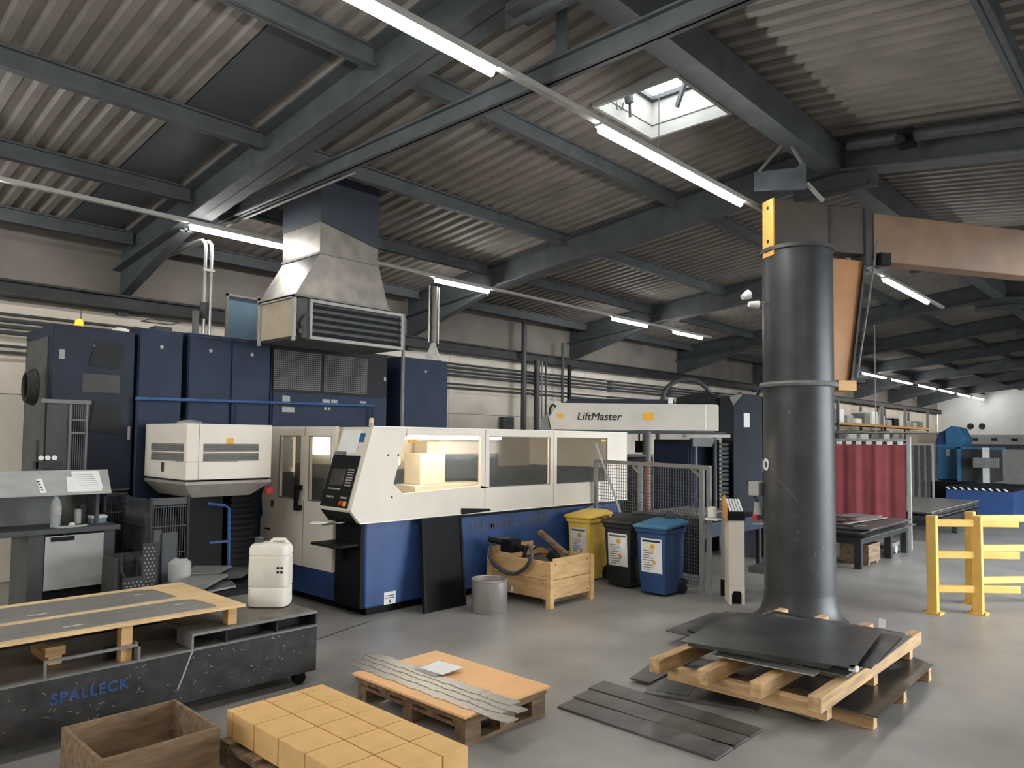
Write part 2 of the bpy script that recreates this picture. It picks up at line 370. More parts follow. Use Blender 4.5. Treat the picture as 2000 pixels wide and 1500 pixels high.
solo('ceiling_camera', MB().box(8.72, 8.88, 2.2, 2.36, 5.24, 5.42).cyl((8.68, 2.3, 5.3), (8.58, 2.3, 5.26), .05, 10), BLACK, 'small dark device clamped under the grey roof pipe', 'device', (8.8, 2.28, 5.3))

# ---------------------------------------------------------------- lamps
def rail(name, xa, xb, y, z, label):
    return solo(name, MB().box(xa, xb, y - .03, y + .03, z + .04, z + .085), LGREY, label, 'lamp rail', ((xa + xb) / 2, y, z))
def lamp(xa, xb, y, z, label, group=None):
    t = thing('tube_lamp', label, 'lamp', ((xa + xb) / 2, y, z), group)
    build('housing', MB().box(xa, xb, y - .045, y + .045, z + .02, z + .055), LGREY, t)
    build('tube', MB().cyl((xa + .02, y, z - .01), (xb - .02, y, z - .01), .03, 10), TUBEM, t)
    return t
Z1, Y1 = 4.53, 9.0
rail('lamp_rail', X0 + .2, 17.0, Y1, Z1, 'pale lamp rail running along the wall side behind the sheet metal duct')
rail('lamp_rail', 25.0, 49.5, Y1, Z1, 'far lamp rail with many short lamps receding to the white end wall')
lamp(3.76, 5.2, Y1, Z1, 'lit tube lamp beside the sheet metal duct above the blue cabinets')
lamp(7.74, 8.99, Y1, Z1, 'lit tube lamp just above the slim vertical pipe with white cone')
lamp(12.7, 14.04, Y1, Z1, 'lit tube lamp over the far wall, the longer one of a close pair')
lamp(15.17, 16.54, Y1, Z1, 'lit tube lamp ending the rail over the far wall, shorter one of a close pair')
lamp(-2.6, 0.1, Y1, Z1, 'lit tube lamp on the wall side rail left of the blue cabinets')
for i, xa in enumerate((28.57, 32.2, 36.0, 39.6, 43.2, 46.7)):
    lamp(xa, xa + 2.75, Y1, Z1, 'lit tube lamp in the far receding row, ' + ('nearest', 'second', 'third', 'fourth', 'fifth', 'farthest')[i] + ' of its six', 'far row of tube lamps')
Z2, Y2 = 4.62, 3.68
rail('lamp_rail', X0 + .2, 16.56, Y2, Z2, 'pale lamp rail running under the ridge past the rooflight to behind the pillar')
lamp(.97, 3.70, Y2, Z2, 'lit tube lamp at the top edge of the picture, left of the rooflight')
lamp(4.98, 7.66, Y2, Z2, 'longest lit tube lamp, just below the square rooflight')
lamp(12.77, 15.42, Y2, Z2, 'lit tube lamp right of the orange crane bracket behind the pillar')
lamp(-3.6, -1.1, Y2, Z2, 'lit tube lamp on the ridge side rail behind the camera')
lamp(.5, 1.75, Y1, Z1, 'added unseen tube lamp on the wall side rail just left of the picture')  # this lamp and the next are out of view, added for more light
lamp(-5.5, -3.2, Y1, Z1, 'added unseen tube lamp at the back end of the wall side rail')
rail('lamp_rail', X0 + .2, 4.2, -1.62, Z2, 'added unseen lamp rail on the far side of the ridge behind the camera')  # unseen rail with its lamps, added to light left-facing sides
for i, xa in enumerate((-5.4, -2.0, 1.4)): lamp(xa, xa + 2.5, -1.62, Z2, 'added unseen tube lamp on the rail beyond the ridge, ' + ('backmost', 'middle', 'foremost')[i] + ' of three', 'added lamps beyond the ridge')

# ---------------------------------------------------------------- laser cutting machine
lm = thing('laser_cutting_machine', 'long white and blue cutting machine with lit windows and slanted black control panel', 'machine', (7.2, 7.6, 0))
build('base', MB().box(4.78, 9.62, 6.64, 8.67, .09, 1.03), MBLUE, lm, .02)
build('plinth', MB().box(4.86, 9.55, 6.72, 8.6, 0, .09), BLACK, lm)
build('end_panel', MB().box(4.735, 4.78, 6.66, 7.15, .1, 1.03), BLACK, lm)
fp = MB()
fp.poly([(4.66, 1.03), (4.54, 1.17), (4.81, 2.075), (5.28, 2.075), (5.26, 1.97), (5.10, 1.44), (5.24, 1.32), (5.24, 1.03)], 'y', 6.58, 6.63)
fp.poly([(5.24, 1.03), (5.24, 1.32), (6.47, 1.365), (6.62, 1.335), (7.82, 1.33), (9.69, 1.33), (9.69, 1.03)], 'y', 6.58, 6.63)
fp.box(5.28, 9.69, 6.58, 6.63, 1.985, 2.075)
fp.poly([(5.26, 1.96), (5.28, 1.985), (5.32, 1.985)], 'y', 6.58, 6.63)
fp.box(6.47, 6.62, 6.58, 6.63, 1.33, 1.985).box(7.82, 7.96, 6.58, 6.63, 1.33, 1.985).box(9.17, 9.69, 6.58, 6.63, 1.33, 1.985)
build('front_panel', fp, WHITE, lm)
sm = MB()
for xs in (6.545, 7.89): sm.box(xs - .003, xs + .003, 6.578, 6.581, 1.03, 2.07)
build('panel_seam', sm, GREY, lm)
build('edge_strip', MB().box(4.66, 9.69, 6.574, 6.585, 1.022, 1.034).box(4.81, 9.69, 6.574, 6.63, 2.07, 2.08), mat('edge_white', (244, 240, 232), .4, 0, .02), lm)
build('window_pane', MB().poly([(5.24, 1.32), (5.10, 1.44), (5.27, 1.985), (6.47, 1.985), (6.47, 1.36)], 'y', 6.605, 6.612), PANE, lm)
build('window_pane', MB().box(6.62, 7.82, 6.605, 6.612, 1.33, 1.985), PANE, lm)
build('window_pane', MB().box(7.96, 9.17, 6.605, 6.612, 1.33, 1.985), PANE, lm)
gk = MB()
for a, b in ((6.62, 7.82), (7.96, 9.17)):
    gk.box(a, b, 6.585, 6.6, 1.33, 1.342).box(a, b, 6.585, 6.6, 1.973, 1.985).box(a, a + .012, 6.585, 6.6, 1.342, 1.973).box(b - .012, b, 6.585, 6.6, 1.342, 1.973)
build('window_gasket', gk, GREY, lm)
build('roof_panel', MB().box(4.84, 9.69, 6.63, 8.67, 2.04, 2.07), WHITE, lm)
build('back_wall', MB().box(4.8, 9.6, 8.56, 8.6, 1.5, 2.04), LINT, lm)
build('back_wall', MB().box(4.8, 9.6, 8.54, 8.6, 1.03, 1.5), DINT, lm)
build('end_wall', MB().box(9.6, 9.69, 6.63, 8.67, 1.03, 2.04), WHITE, lm)
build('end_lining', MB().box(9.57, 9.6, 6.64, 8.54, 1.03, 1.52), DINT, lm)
build('cutting_bed', MB().box(5.0, 9.5, 6.8, 8.4, 1.03, 1.12), DINT, lm)
br = MB()
for i in range(30): br.box(6.9 + i * .085, 6.91 + i * .085, 6.85, 8.35, 1.12, 1.17)
build('bed_slats', br, STEELB, lm)
build('gantry', MB().box(6.38, 7.7, 7.75, 8.2, 1.12, 1.31), LINT, lm, .01)
build('cutting_head', MB().box(6.5, 6.96, 7.8, 8.15, 1.31, 1.74), LINT, lm, .01)
build('inner_beam', MB().box(6.96, 8.5, 8.2, 8.5, 1.72, 1.9), LINT, lm)
build('bellows', MB().box(6.98, 8.5, 8.25, 8.45, 1.34, 1.72), DINT, lm)
build('inner_partition', MB().box(5.0, 5.55, 7.4, 8.5, 1.12, 1.45), LINT, lm)
build('cabin_tube', MB().cyl((5.75, 7.35, 1.97), (7.6, 7.35, 1.97), .028, 10), TUBEI, lm)
build('cabin_glow', MB().box(4.95, 4.98, 7.56, 8.06, 1.74, 2.02), emit('glow_panel', (255, 250, 240), 3.2), lm)  # glowing panel added to whiten the upper part of the end window
build('cabin_tube', MB().cyl((5.72, 7.3, 1.62), (5.72, 7.3, 1.92), .028, 10), TUBEI, lm)
# left end wall with its two windows
dw = MB()
dw.poly([(7.15, .43), (7.15, 1.2), (8.79, 1.2), (8.75, .96), (8.8, .9), (8.8, .42)], 'x', 4.70, 4.75)
dw.poly([(8.37, 1.2), (8.37, 1.97), (8.67, 2.08), (8.68, 1.9), (8.6, 1.48), (8.79, 1.2)], 'x', 4.70, 4.75)
dw.poly([(7.15, 1.97), (7.15, 2.075), (8.67, 2.08), (8.37, 1.97)], 'x', 4.70, 4.75)
dw.box(4.70, 4.75, 7.69, 7.87, 1.2, 1.97).box(4.70, 4.75, 7.15, 7.22, 1.2, 1.97)
build('end_door', dw, WHITE, lm)
build('door_window', MB().box(4.72, 4.727, 7.22, 7.69, 1.2, 1.97), PANE, lm)
build('door_window', MB().box(4.72, 4.727, 7.87, 8.37, 1.2, 1.97), PANE, lm)
dg = MB()
for a, b in ((7.22, 7.69), (7.87, 8.37)):
    dg.box(4.698, 4.71, a, b, 1.2, 1.215).box(4.698, 4.71, a, b, 1.955, 1.97).box(4.698, 4.71, a, a + .012, 1.215, 1.955).box(4.698, 4.71, b - .012, b, 1.215, 1.955)
build('window_gasket', dg, GREY, lm)
build('door_seam', MB().box(4.697, 4.702, 7.775, 7.783, .43, 1.2).box(4.697, 4.702, 7.775, 7.783, 1.97, 2.07), GREY, lm)
build('inside_notice', MB().box(4.74, 4.745, 8.12, 8.36, 1.58, 1.92), PAPER, lm)
build('back_plate', MB().box(5.0, 5.03, 7.2, 8.5, 1.62, 2.03), LINT, lm)
build('back_plate', MB().box(5.0, 5.03, 7.2, 8.5, 1.05, 1.62), mat('dull_metal', (120, 116, 110), .45, .4, .2, 4), lm)
h_ = build('door_handle', MB().box(4.62, 4.70, 7.80, 7.86, 1.32, 1.38).box(4.62, 4.70, 7.80, 7.86, 1.08, 1.14).box(4.61, 4.645, 7.8, 7.86, 1.08, 1.38), BLACK, lm, .008)
build('key_lock', MB().box(4.69, 4.70, 8.48, 8.53, 1.08, 1.16).box(4.69, 4.70, 8.58, 8.62, 1.96, 2.04), DGREY, lm)
build('finger_slot', MB().box(4.695, 4.70, 8.55, 8.7, .78, .80), INKD, lm)
build('end_skirt', MB().box(4.76, 4.79, 7.15, 8.66, .1, .43), MBLUE, lm)
# slanted control console
def onface(y, z, d=0.0):                   # point on the slanted console face, d = how far proud
    t_ = (z - 1.17) / (2.075 - 1.17); return Vector((4.54 + .27 * t_ - d * .958, y, z + d * .286))
def faceplate(y0, y1, z0, z1, d0, d1):
    a = [onface(y, z, d) for d in (d0, d1) for y, z in ((y0, z0), (y1, z0), (y1, z1), (y0, z1))]
    return a, [(0, 1, 2, 3), (7, 6, 5, 4), (0, 4, 5, 1), (1, 5, 6, 2), (2, 6, 7, 3), (3, 7, 4, 0)]
build('console_body', MB().poly([(4.545, 1.17), (4.81, 2.07), (4.86, 2.07), (4.86, 1.03), (4.66, 1.03)], 'y', 6.63, 7.2), WHITE, lm, .006)
build('console_underside', MB().poly([(4.56, 1.145), (4.665, 1.02), (4.85, 1.02), (4.85, 1.03), (4.66, 1.03), (4.57, 1.15)], 'y', 6.64, 7.19), BLACK, lm)
cp = build('control_panel', MB().add(*faceplate(6.66, 7.17, 1.19, 1.75, .002, .012)), BLACK, lm)
build('screen', MB().add(*faceplate(6.84, 7.1, 1.42, 1.6, .012, .016)), SCREEN, cp)
kb = MB()
for i in range(6):
    for j in range(7): kb.add(*faceplate(6.69 + i * .02, 6.703 + i * .02, 1.42 + j * .028, 1.435 + j * .028, .012, .018))
for i in range(9): kb.add(*faceplate(6.86 + i * .027, 6.876 + i * .027, 1.375, 1.388, .012, .018))
for i in range(3): kb.add(*faceplate(6.95 + i * .05, 6.975 + i * .05, 1.285, 1.305, .012, .022))
for i in range(4): kb.add(*faceplate(6.7 + i * .03, 6.72 + i * .03, 1.285, 1.305, .012, .018))
build('keys', kb, LGREY, cp)
build('emergency_button', MB().cyl(onface(6.76, 1.235, .012), onface(6.76, 1.235, .04), .026, 14), REDP, cp)
build('button_collar', MB().add(*faceplate(6.68, 6.735, 1.21, 1.26, .012, .02)), STICK, cp)
build('notice', MB().add(*faceplate(6.76, 7.13, 1.78, 2.03, .001, .003)), PAPER, lm)
build('notice', MB().add(*faceplate(6.68, 6.77, 1.90, 2.0, .002, .005)), mat('blue_notice', (46, 100, 160), .6), lm)
build('notice_holder', MB().add(*faceplate(6.95, 7.17, 1.752, 1.79, .002, .02)), GREY, lm)
build('paper_sheet', MB().loft([[(4.36 + .05 * k, 6.78 + .0 * k, 1.035 + .012 * math.sin(k * 1.2)), (4.36 + .05 * k, 7.1, 1.0 + .03 * math.sin(k * 1.2)), (4.36 + .05 * k, 7.1, 1.003 + .03 * math.sin(k * 1.2)), (4.36 + .05 * k, 6.78, 1.038 + .012 * math.sin(k * 1.2))] for k in range(6)]), PAPER, lm)
build('keyboard_shelf', MB().poly([(4.42, 6.72), (4.42, 7.16), (4.74, 7.16), (4.74, 6.68), (4.5, 6.66)], 'z', .77, .80), BLACK, lm, .008)
build('shelf_bracket', MB().box(4.66, 4.74, 6.9, 7.0, .62, .77), BLACK, lm)
bc = build('beacon', MB().lathe([(.03, 0), (.03, .03), (.028, .035)], (4.93, 6.78, 2.08), 12), LGREY, lm)
build('beacon_lens', MB().lathe([(.027, .035), (.027, .08), (.016, .095)], (4.93, 6.78, 2.08), 12), mat('beacon_pale', (240, 200, 150), .3), bc)
build('sticker', MB().box(5.30, 5.42, 6.574, 6.58, 1.90, 1.945), STICK, lm)
build('sticker', MB().box(9.0, 9.12, 6.574, 6.58, 1.93, 1.965), STICK, lm)
build('sticker', MB().box(5.04, 5.2, 6.632, 6.638, .1, .235), PAPER, lm)
build('sticker_print', MB().box(5.06, 5.18, 6.629, 6.632, .19, .2).box(5.06, 5.18, 6.629, 6.632, .165, .175).box(5.11, 5.13, 6.629, 6.632, .115, .15), INK, lm)
build('bolt', MB().cyl((5.02, 6.575, 1.76), (5.02, 6.58, 1.76), .012, 8).cyl((5.16, 6.575, 1.76), (5.16, 6.58, 1.76), .012, 8).cyl((5.08, 6.575, 1.29), (5.08, 6.58, 1.29), .012, 8), INKD, lm)
build('latch_rail', MB().poly([(6.14, 1.03), (6.14, 1.105), (6.62, 1.07), (6.62, 1.045)], 'y', 6.55, 6.58), BLACK, lm)
build('front_ledge', MB().box(6.16, 9.6, 6.6, 6.64, .985, 1.022), BLACK, lm)
text('TRUMATIC L 3030', (6.32, 6.637, .80), .172, FRONT, mat('plate_grey', (84, 90, 98), .45, .2, .1), lm, offset=.004, spacing=1.12)

# handrail behind the machine
hr = thing('blue_handrail', 'thin blue handrail in front of the tall blue cabinets', 'handrail', (4.6, 8.78, 0))
build('rail', MB().tube([(3.13, 8.78, 2.37), (6.42, 8.78, 2.42)], .018, 8), mat('rail_blue', (60, 96, 146), .5), hr)
for px_ in (3.15, 4.32, 6.4): build('post', MB().tube([(px_, 8.78, 0), (px_, 8.78, 2.38)], .016, 8), CBLUE, hr)

# leaning grid, drum, latch
gr = thing('leaning_grille', 'black slatted metal grille leaning against the blue machine base', 'grille', (5.75, 6.4, 0))
def gp(x, s, d=0): return Vector((x + .1 * s, 6.335 + .205 * s - d, 1.03 * s + .0))
g1 = MB()
for xa in (5.38, 5.98): g1.bar(gp(xa, 0), gp(xa, 1), .045, .03)
g1.bar(gp(5.38, .985), gp(5.98, .985), .03).bar(gp(5.38, .015), gp(5.98, .015), .03)
build('frame', g1, BLACK, gr)
g2 = MB()
for i in range(38): g2.bar(gp(5.4, .035 + i * .0251, .0), gp(5.97, .035 + i * .0251, .0), .014, .03)
build('slats', g2, BLACK, gr)
build('mesh_back', MB().add([gp(5.4, .02, -.02), gp(5.97, .02, -.02), gp(5.97, .98, -.02), gp(5.4, .98, -.02)], [(0, 1, 2, 3)]), BLACK, gr)
dr = thing('steel_drum', 'short open bare steel drum on the floor beside the wooden crate', 'drum', (5.98, 5.92, 0))
build('shell', MB().lathe([(.2, 0), (.205, .01), (.205, .35), (.212, .36), (.205, .37), (.198, .36), (.196, .3)], (5.98, 5.92, 0), 36), mat('drum_steel', (158, 154, 148), .38, .4, .1, 4, stretch=(3, 3, .4)), dr)
build('lid', MB().lathe([(.196, .315), (.12, .32), (.115, .335), (.02, .335)], (5.98, 5.92, 0), 36), mat('drum_lid', (176, 160, 140), .45, .5, .12), dr)
build('handle', MB().box(6.1, 6.14, 5.7, 5.725, .24, .29), GREY, dr)

# ---------------------------------------------------------------- wooden crate with hoses
cr = thing('wooden_crate', 'open wooden crate full of hoses and cables by the blue machine base', 'crate', (6.95, 6.03, 0))
CX0, CX1, CY0, CY1 = 6.54, 7.36, 5.5, 6.5
for i in range(2):
    za = .1 + i * .22; zb = za + .215
    build('board', MB().box(CX0, CX0 + .02, CY0 + .06, CY1 - .02, za, zb), WOOD, cr, .004)
    build('board', MB().box(CX1 - .02, CX1, CY0 + .06, CY1 - .02, za, zb), WOOD, cr, .004)
    build('board', MB().box(CX0 + .06, CX1 - .06, CY0, CY0 + .02, za, zb + (.03 if i else 0)), WOOD, cr, .004)
    build('board', MB().box(CX0 + .02, CX1 - .02, CY1 - .04, CY1 - .02, za, zb + (.08 if i else 0)), WOOD, cr, .004)
for a, b in ((CX0 - .01, CY0 - .02), (CX1 - .06, CY0 - .02), (CX0 - .01, CY1 - .05), (CX1 - .06, CY1 - .05)):
    build('corner_post', MB().box(a, a + .07, b, b + .07, 0, .545 if a > 7 else .535), WOOD, cr, .004)
build('bottom', MB().box(CX0 + .02, CX1 - .02, CY0 + .02, CY1 - .04, .1, .12), WOOD, cr)
build('skid', MB().box(CX0 + .1, CX1 - .1, CY0 + .1, CY0 + .18, .03, .1), WOODD, cr)
nl = MB()
for y in (5.6, 6.4):
    for z in (.14, .28, .36, .5): nl.cyl((CX0 - .004, y, z), (CX0, y, z), .008, 6)
for x in (6.64, 6.9, 7.25):
    for z in (.14, .5): nl.cyl((x, CY0 - .004, z), (x, CY0, z), .008, 6)
build('nails', nl, INKD, cr)
solo('thick_hose', MB().tube(smooth([(6.68, 6.25, .70), (6.56, 6.36, .72), (6.47, 6.42, .6), (6.46, 6.35, .45), (6.46, 6.16, .36), (6.46, 5.97, .355), (6.46, 5.79, .46), (6.47, 5.72, .6), (6.53, 5.80, .69), (6.64, 5.95, .64), (6.75, 6.1, .5)]), .024, 10),
     mat('hose_grey', (70, 72, 74), .45, 0, .08), 'thick grey hose looping out over the crate side', 'hose', (6.5, 6.1, .5))
jb = thing('junction_box', 'black electrical box with cables on the rim of the crate', 'electrical box', (6.62, 6.3, .55))
build('body', MB().box(6.58, 6.76, 6.14, 6.34, .56, .72), BLACK, jb, .015)
build('plug', MB().cyl((6.58, 6.3, .68), (6.45, 6.42, .72), .035, 10).cyl((6.66, 6.14, .64), (6.66, 6.0, .62), .04, 10), BLACK, jb)
solo('thin_cable', MB().tube(smooth([(6.6, 5.86, .58), (6.58, 5.78, .66), (6.62, 5.7, .69), (6.66, 5.64, .66), (6.7, 5.58, .6)]), .01, 7).tube([(6.56, 5.92, .56), (6.58, 5.82, .57), (6.62, 5.74, .6), (6.68, 5.62, .6)], .009, 7), RUBBER, 'thin dark cable arching inside the wooden crate', 'cable', (6.62, 5.75, .6))
solo('black_connector', MB().rbox((6.70, 5.58, .58), (.1, .12, .12), Matrix.Rotation(.6, 3, 'X')).rbox((6.70, 5.55, .5), (.07, .06, .1), Matrix.Rotation(.3, 3, 'X')), BLACK, 'black connector block lying at the near end inside the crate', 'connector', (6.7, 5.58, .5), bevel=.01)
solo('scrap_bundle', MB().box(6.6, 7.3, 5.56, 6.4, .125, .46), SHEETM, 'dark heap of metal scrap filling the wooden crate', 'scrap', (6.95, 6, .13), bevel=.05)
solo('wooden_batten', MB().bar((7.24, 6.27, .76), (7.3, 5.86, .5), .09, .05), WOODD, 'weathered wooden batten sticking up out of the crate before the yellow bin', 'batten', (7.27, 6.05, .5), bevel=.004)

# ---------------------------------------------------------------- waste bins
def bin_(x, yc, body, lid, w, h, d, label, first_mark=True):
    t = thing('wheelie_bin', label, 'bin', (x + d / 2, yc, 0), 'waste bins')
    s0, s1 = w * .38, w * .5
    def sec(z, k, xo): return [(x + xo, yc - k, z), (x + d * .93, yc - k, z), (x + d * .93, yc + k, z), (x + xo, yc + k, z)]
    b = build('body', MB().loft([sec(.03, s0, .05), sec(.1, s0 + .005, .035), sec(h - .13, s1 - .02, .0), sec(h - .12, s1, -.015), sec(h - .07, s1 + .005, -.02)]), body, t, .012)
    build('lid', MB().loft([[(x - .04, yc - s1 - .02, h - .07), (x + d, yc - s1 - .02, h - .03), (x + d, yc + s1 + .02, h - .03), (x - .04, yc + s1 + .02, h - .07)],
                            [(x - .045, yc - s1 - .025, h - .03), (x + d, yc - s1 - .025, h + .01), (x + d, yc + s1 + .025, h + .01), (x - .045, yc + s1 + .025, h - .03)],
                            [(x + .02, yc - s1 + .05, h + .0), (x + d - .05, yc - s1 + .05, h + .045), (x + d - .05, yc + s1 - .05, h + .045), (x + .02, yc + s1 - .05, h + .0)]]), lid, t, .012)
    build('handle', MB().tube([(x + d * .92, yc - s1 + .03, h - .1), (x + d + .05, yc - s1 + .05, h - .06), (x + d + .05, yc + s1 - .05, h - .06), (x + d * .92, yc + s1 - .03, h - .1)], .014, 7), body, t)
    for s in (-1, 1): build('wheel', MB().cyl((x + d - .06, yc + s * (s0 - .01), .1), (x + d - .06, yc + s * (s0 + .045), .1), .1, 20), RUBBER, t, .012)
    # printed notice on the front
    sl = (-.035) / (h - .23)
    def fx(z): return x + .035 + sl * (z - .1) - .004
    za, zb, k = h * .32, h * .79, w * .33
    p = build('notice', MB().add([(fx(za), yc - k, za), (fx(za), yc + k, za), (fx(zb), yc + k, zb), (fx(zb), yc - k, zb)], [(0, 1, 2, 3)]), PAPER, t)
    pr = MB(); prk = MB()
    def q(m_, y0, y1, z0, z1):
        m_.add([(fx(z0) - .003, yc + y0, z0), (fx(z0) - .003, yc + y1, z0), (fx(z1) - .003, yc + y1, z1), (fx(z1) - .003, yc + y0, z1)], [(0, 1, 2, 3)])
    q(prk, -k * .85, k * .85, zb - .045, zb - .02)
    for i in range(9): q(pr, -k * (.2 if i % 3 else -.2), k * .8, za + .03 + i * .03, za + .038 + i * .03)
    build('print', pr, INK, p); build('print', prk, INKD if body is BLUEP else INK, p)
    pc = MB()
    for zz, yy, r in ((zb - .1, -.02, .035), (za + .13, -.04, .025)):
        pc.cyl((fx(zz) - .003, yc + yy, zz), (fx(zz) - .004, yc + yy, zz), r, 14)
    build('print', pc, ORANGEINK, p)
    return t
bin_(8.1, 6.3, YEL, YEL, .41, .93, .5, 'yellow waste bin with a white notice, half behind the wooden crate')
bin_(8.1, 5.65, BINK, BINK, .46, .91, .5, 'black waste bin with a white notice between the yellow and blue bins')
bin_(7.99, 5.06, BLUEP, LIDB, .46, .91, .5, 'blue waste bin with a lighter blue lid beside the grey fence post')
solo('fallen_tool', MB().tube([(8.25, 5.52, .985), (8.28, 5.38, 1.0), (8.34, 5.25, .99), (8.38, 5.1, .985)], .022, 7).rbox((8.4, 5.04, 1.0), (.1, .1, .09), Matrix.Rotation(.5, 3, 'Z')), DGREY, 'dark tool with a knobbly head lying across the blue and black bin lids', 'tool', (8.3, 5.3, .97))

# ---------------------------------------------------------------- fence beside the bins
fe = thing('mesh_fence', 'grey steel guard fence with mesh infill behind the waste bins', 'fence', (8.62, 5.55, 0))
A, B = Vector((8.8, 6.52, 0)), Vector((8.45, 4.54, 0))
def fpt(s, z): return A + (B - A) * s + Vector((0, 0, z))
for s, h in ((0, 1.66), (.44, 1.64), (.965, 1.62)): build('post', MB().bar(fpt(s, 0), fpt(s, h), .05), GREY, fe)
build('end_post', MB().bar(fpt(1.02, 0), fpt(1.02, 1.62), .05), GREY, fe)
build('top_rail', MB().bar(fpt(0, 1.64), fpt(1.03, 1.62), .05), GREY, fe)
build('bottom_rail', MB().bar(fpt(0, .1), fpt(.97, .1), .04), GREY, fe)
build('corner_brace', MB().bar(fpt(.88, 1.6), fpt(.955, 1.5), .03), GREY, fe); build('corner_brace', MB().bar(fpt(.37, 1.6), fpt(.43, 1.5), .03), GREY, fe)
mw = MB()
for i in range(1, 46): mw.bar(fpt(i * .0215, .12), fpt(i * .0215, 1.62), .006)
for i in range(1, 34): mw.bar(fpt(.01, .12 + i * .0445), fpt(.96, .12 + i * .0445), .006)
build('wire_mesh', mw, DGREY, fe)
solo('metal_stick', MB().tube([(8.55, 6.35, 1.9), (8.4, 6.0, 1.4), (8.28, 5.72, .975)], .016, 7), LGREY, 'thin pale rod standing on the black bin against the fence', 'rod', (8.3, 5.8, .97))

# ---------------------------------------------------------------- white beam cabinet left of the machine
bx = thing('beam_cabinet', 'cream cabinet on a black pedestal with louvred strips, left of the machine', 'cabinet', (3.7, 8.2, 0))
BX0, BX1, BY0, BY1 = 3.24, 4.2, 7.65, 8.75
build('housing', MB().box(BX0, BX1, BY0, BY1, 1.49, 2.08), WHITE, bx, .006)
build('housing_seam', MB().box(BX0 - .003, BX1 - .4, BY0 - .003, BY0, 1.675, 1.681).box(BX0 - .003, BX0, BY0, BY0 + .25, 1.675, 1.681).box(3.37, 3.374, BY0 - .003, BY0, 1.5, 2.07), GREY, bx)
build('tray', MB().loft([[(BX0 + .12, BY0 + .1, 1.3), (BX1 - .2, BY0 + .1, 1.3), (BX1 - .2, BY1 - .1, 1.3), (BX0 + .12, BY1 - .1, 1.3)],
                         [(BX0, BY0, 1.44), (BX1, BY0, 1.44), (BX1, BY1, 1.44), (BX0, BY1, 1.44)], [(BX0, BY0, 1.47), (BX1, BY0, 1.47), (BX1, BY1, 1.47), (BX0, BY1, 1.47)]]), mat('tray_grey', (158, 150, 142), .5, .1, .08), bx)
for za in (1.685, 1.785):
    lv = MB()
    for i in range(4): lv.rbox((3.73, BY0 - .004, za + .011 + i * .02), (.62, .02, .005), Matrix.Rotation(.7, 3, 'X'))
    build('louvre', lv, GREY, bx)
    lv = MB()
    for i in range(4): lv.rbox((BX0 - .004, 8.13, za + .011 + i * .02), (.02, .84, .005), Matrix.Rotation(-.7, 3, 'Y'))
    build('louvre', lv, GREY, bx)
    build('louvre_backing', MB().box(3.42, 4.04, BY0 - .002, BY0, za, za + .085).box(BX0 - .002, BX0, 7.71, 8.55, za, za + .085), mat('louvre_grey', (146, 140, 132), .6), bx)
build('sticker', MB().box(3.67, 3.75, BY0 - .008, BY0, 1.87, 1.93), STICK, bx)
build('socket', MB().box(BX0 - .006, BX0, 8.2, 8.27, 1.56, 1.66), DGREY, bx)
build('pedestal', MB().box(3.42, 3.8, 7.95, 8.6, 0, 1.3), BLACK, bx, .01)
bl = MB()
for i in range(16): bl.box(3.86, 4.16, 7.9, 8.5, .28 + i * .063, .315 + i * .063).box(3.89, 4.13, 7.93, 8.47, .315 + i * .063, .343 + i * .063)
build('bellows', bl, BLACK, bx)
build('red_cap', MB().box(4.14, 4.22, 7.62, 7.68, 1.31, 1.38), REDP, bx, .008)
solo('plastic_wrap', MB().lathe([(.14, 0), (.13, .025), (.08, .045), (.02, .05)], (3.5, 8.2, 2.08), 14), CLEAR, 'crumpled clear wrapping lying on top of the cream cabinet', 'wrapping', (3.5, 8.2, 2.08))

# ---------------------------------------------------------------- tall blue cabinets
CY = 8.85
def cabinet(name, label, xa, xb, h, m, dep=1.0, doors=1, extra=None):
    t = thing(name, label, 'cabinet', ((xa + xb) / 2, CY + dep / 2, 0))
    build('carcass', MB().box(xa, xb, CY + .02, CY + dep, 0, h), m, t, .01)
    w = (xb - xa) / doors
    for i in range(doors):
        d = build('door', MB().box(xa + i * w + .012, xa + (i + 1) * w - .012, CY, CY + .02, .12, h - .03), m, t, .006)
        build('latch', MB().box(xa + i * w + w - .06, xa + i * w + w - .035, CY - .012, CY, 1.9, 2.05), LGREY, d)
        build('lock', MB().cyl((xa + i * w + w * .5, CY - .008, h - .2), (xa + i * w + w * .5, CY, h - .2), .022, 8), LGREY, d)
    return t
c1 = cabinet('control_cabinet', 'tall dark blue cabinet with dark hatches and a lit orange beacon on top', 2.3, 3.14, 3.13, DBLUE)
hb = MB().poly([(2.66, 2.72), (2.72, 2.98), (3.02, 2.98), (2.98, 2.76), (2.92, 2.68)], 'y', CY - .012, CY)
build('hatch', hb, INKD, c1)
build('hatch', MB().poly([(2.68, 2.0), (2.72, 2.32), (2.98, 2.3), (3.04, 1.95)], 'y', CY - .012, CY), INKD, c1)
build('rating_plate', MB().box(2.6, 2.98, CY - .008, CY, 2.42, 2.62), mat('dull_plate', (64, 62, 60), .5), c1)
build('side_panel', MB().box(2.285, 2.3, CY + .1, CY + .9, .3, 3.0), DGREY, c1)
build('label', MB().box(2.37, 2.42, CY - .008, CY, 2.76, 2.86), LGREY, c1)
b1 = build('beacon', MB().lathe([(.05, 0), (.05, .03), (.045, .035)], (2.62, 9.1, 3.13), 12), DGREY, c1)
build('beacon_lens', MB().lathe([(.042, .035), (.042, .09), (.025, .11)], (2.62, 9.1, 3.13), 12), BEAC, b1)
c2 = cabinet('electrical_cabinet', 'tall blue single door cabinet, second of the row behind the cream cabinet', 3.17, 3.68, 3.19, CBLUE)
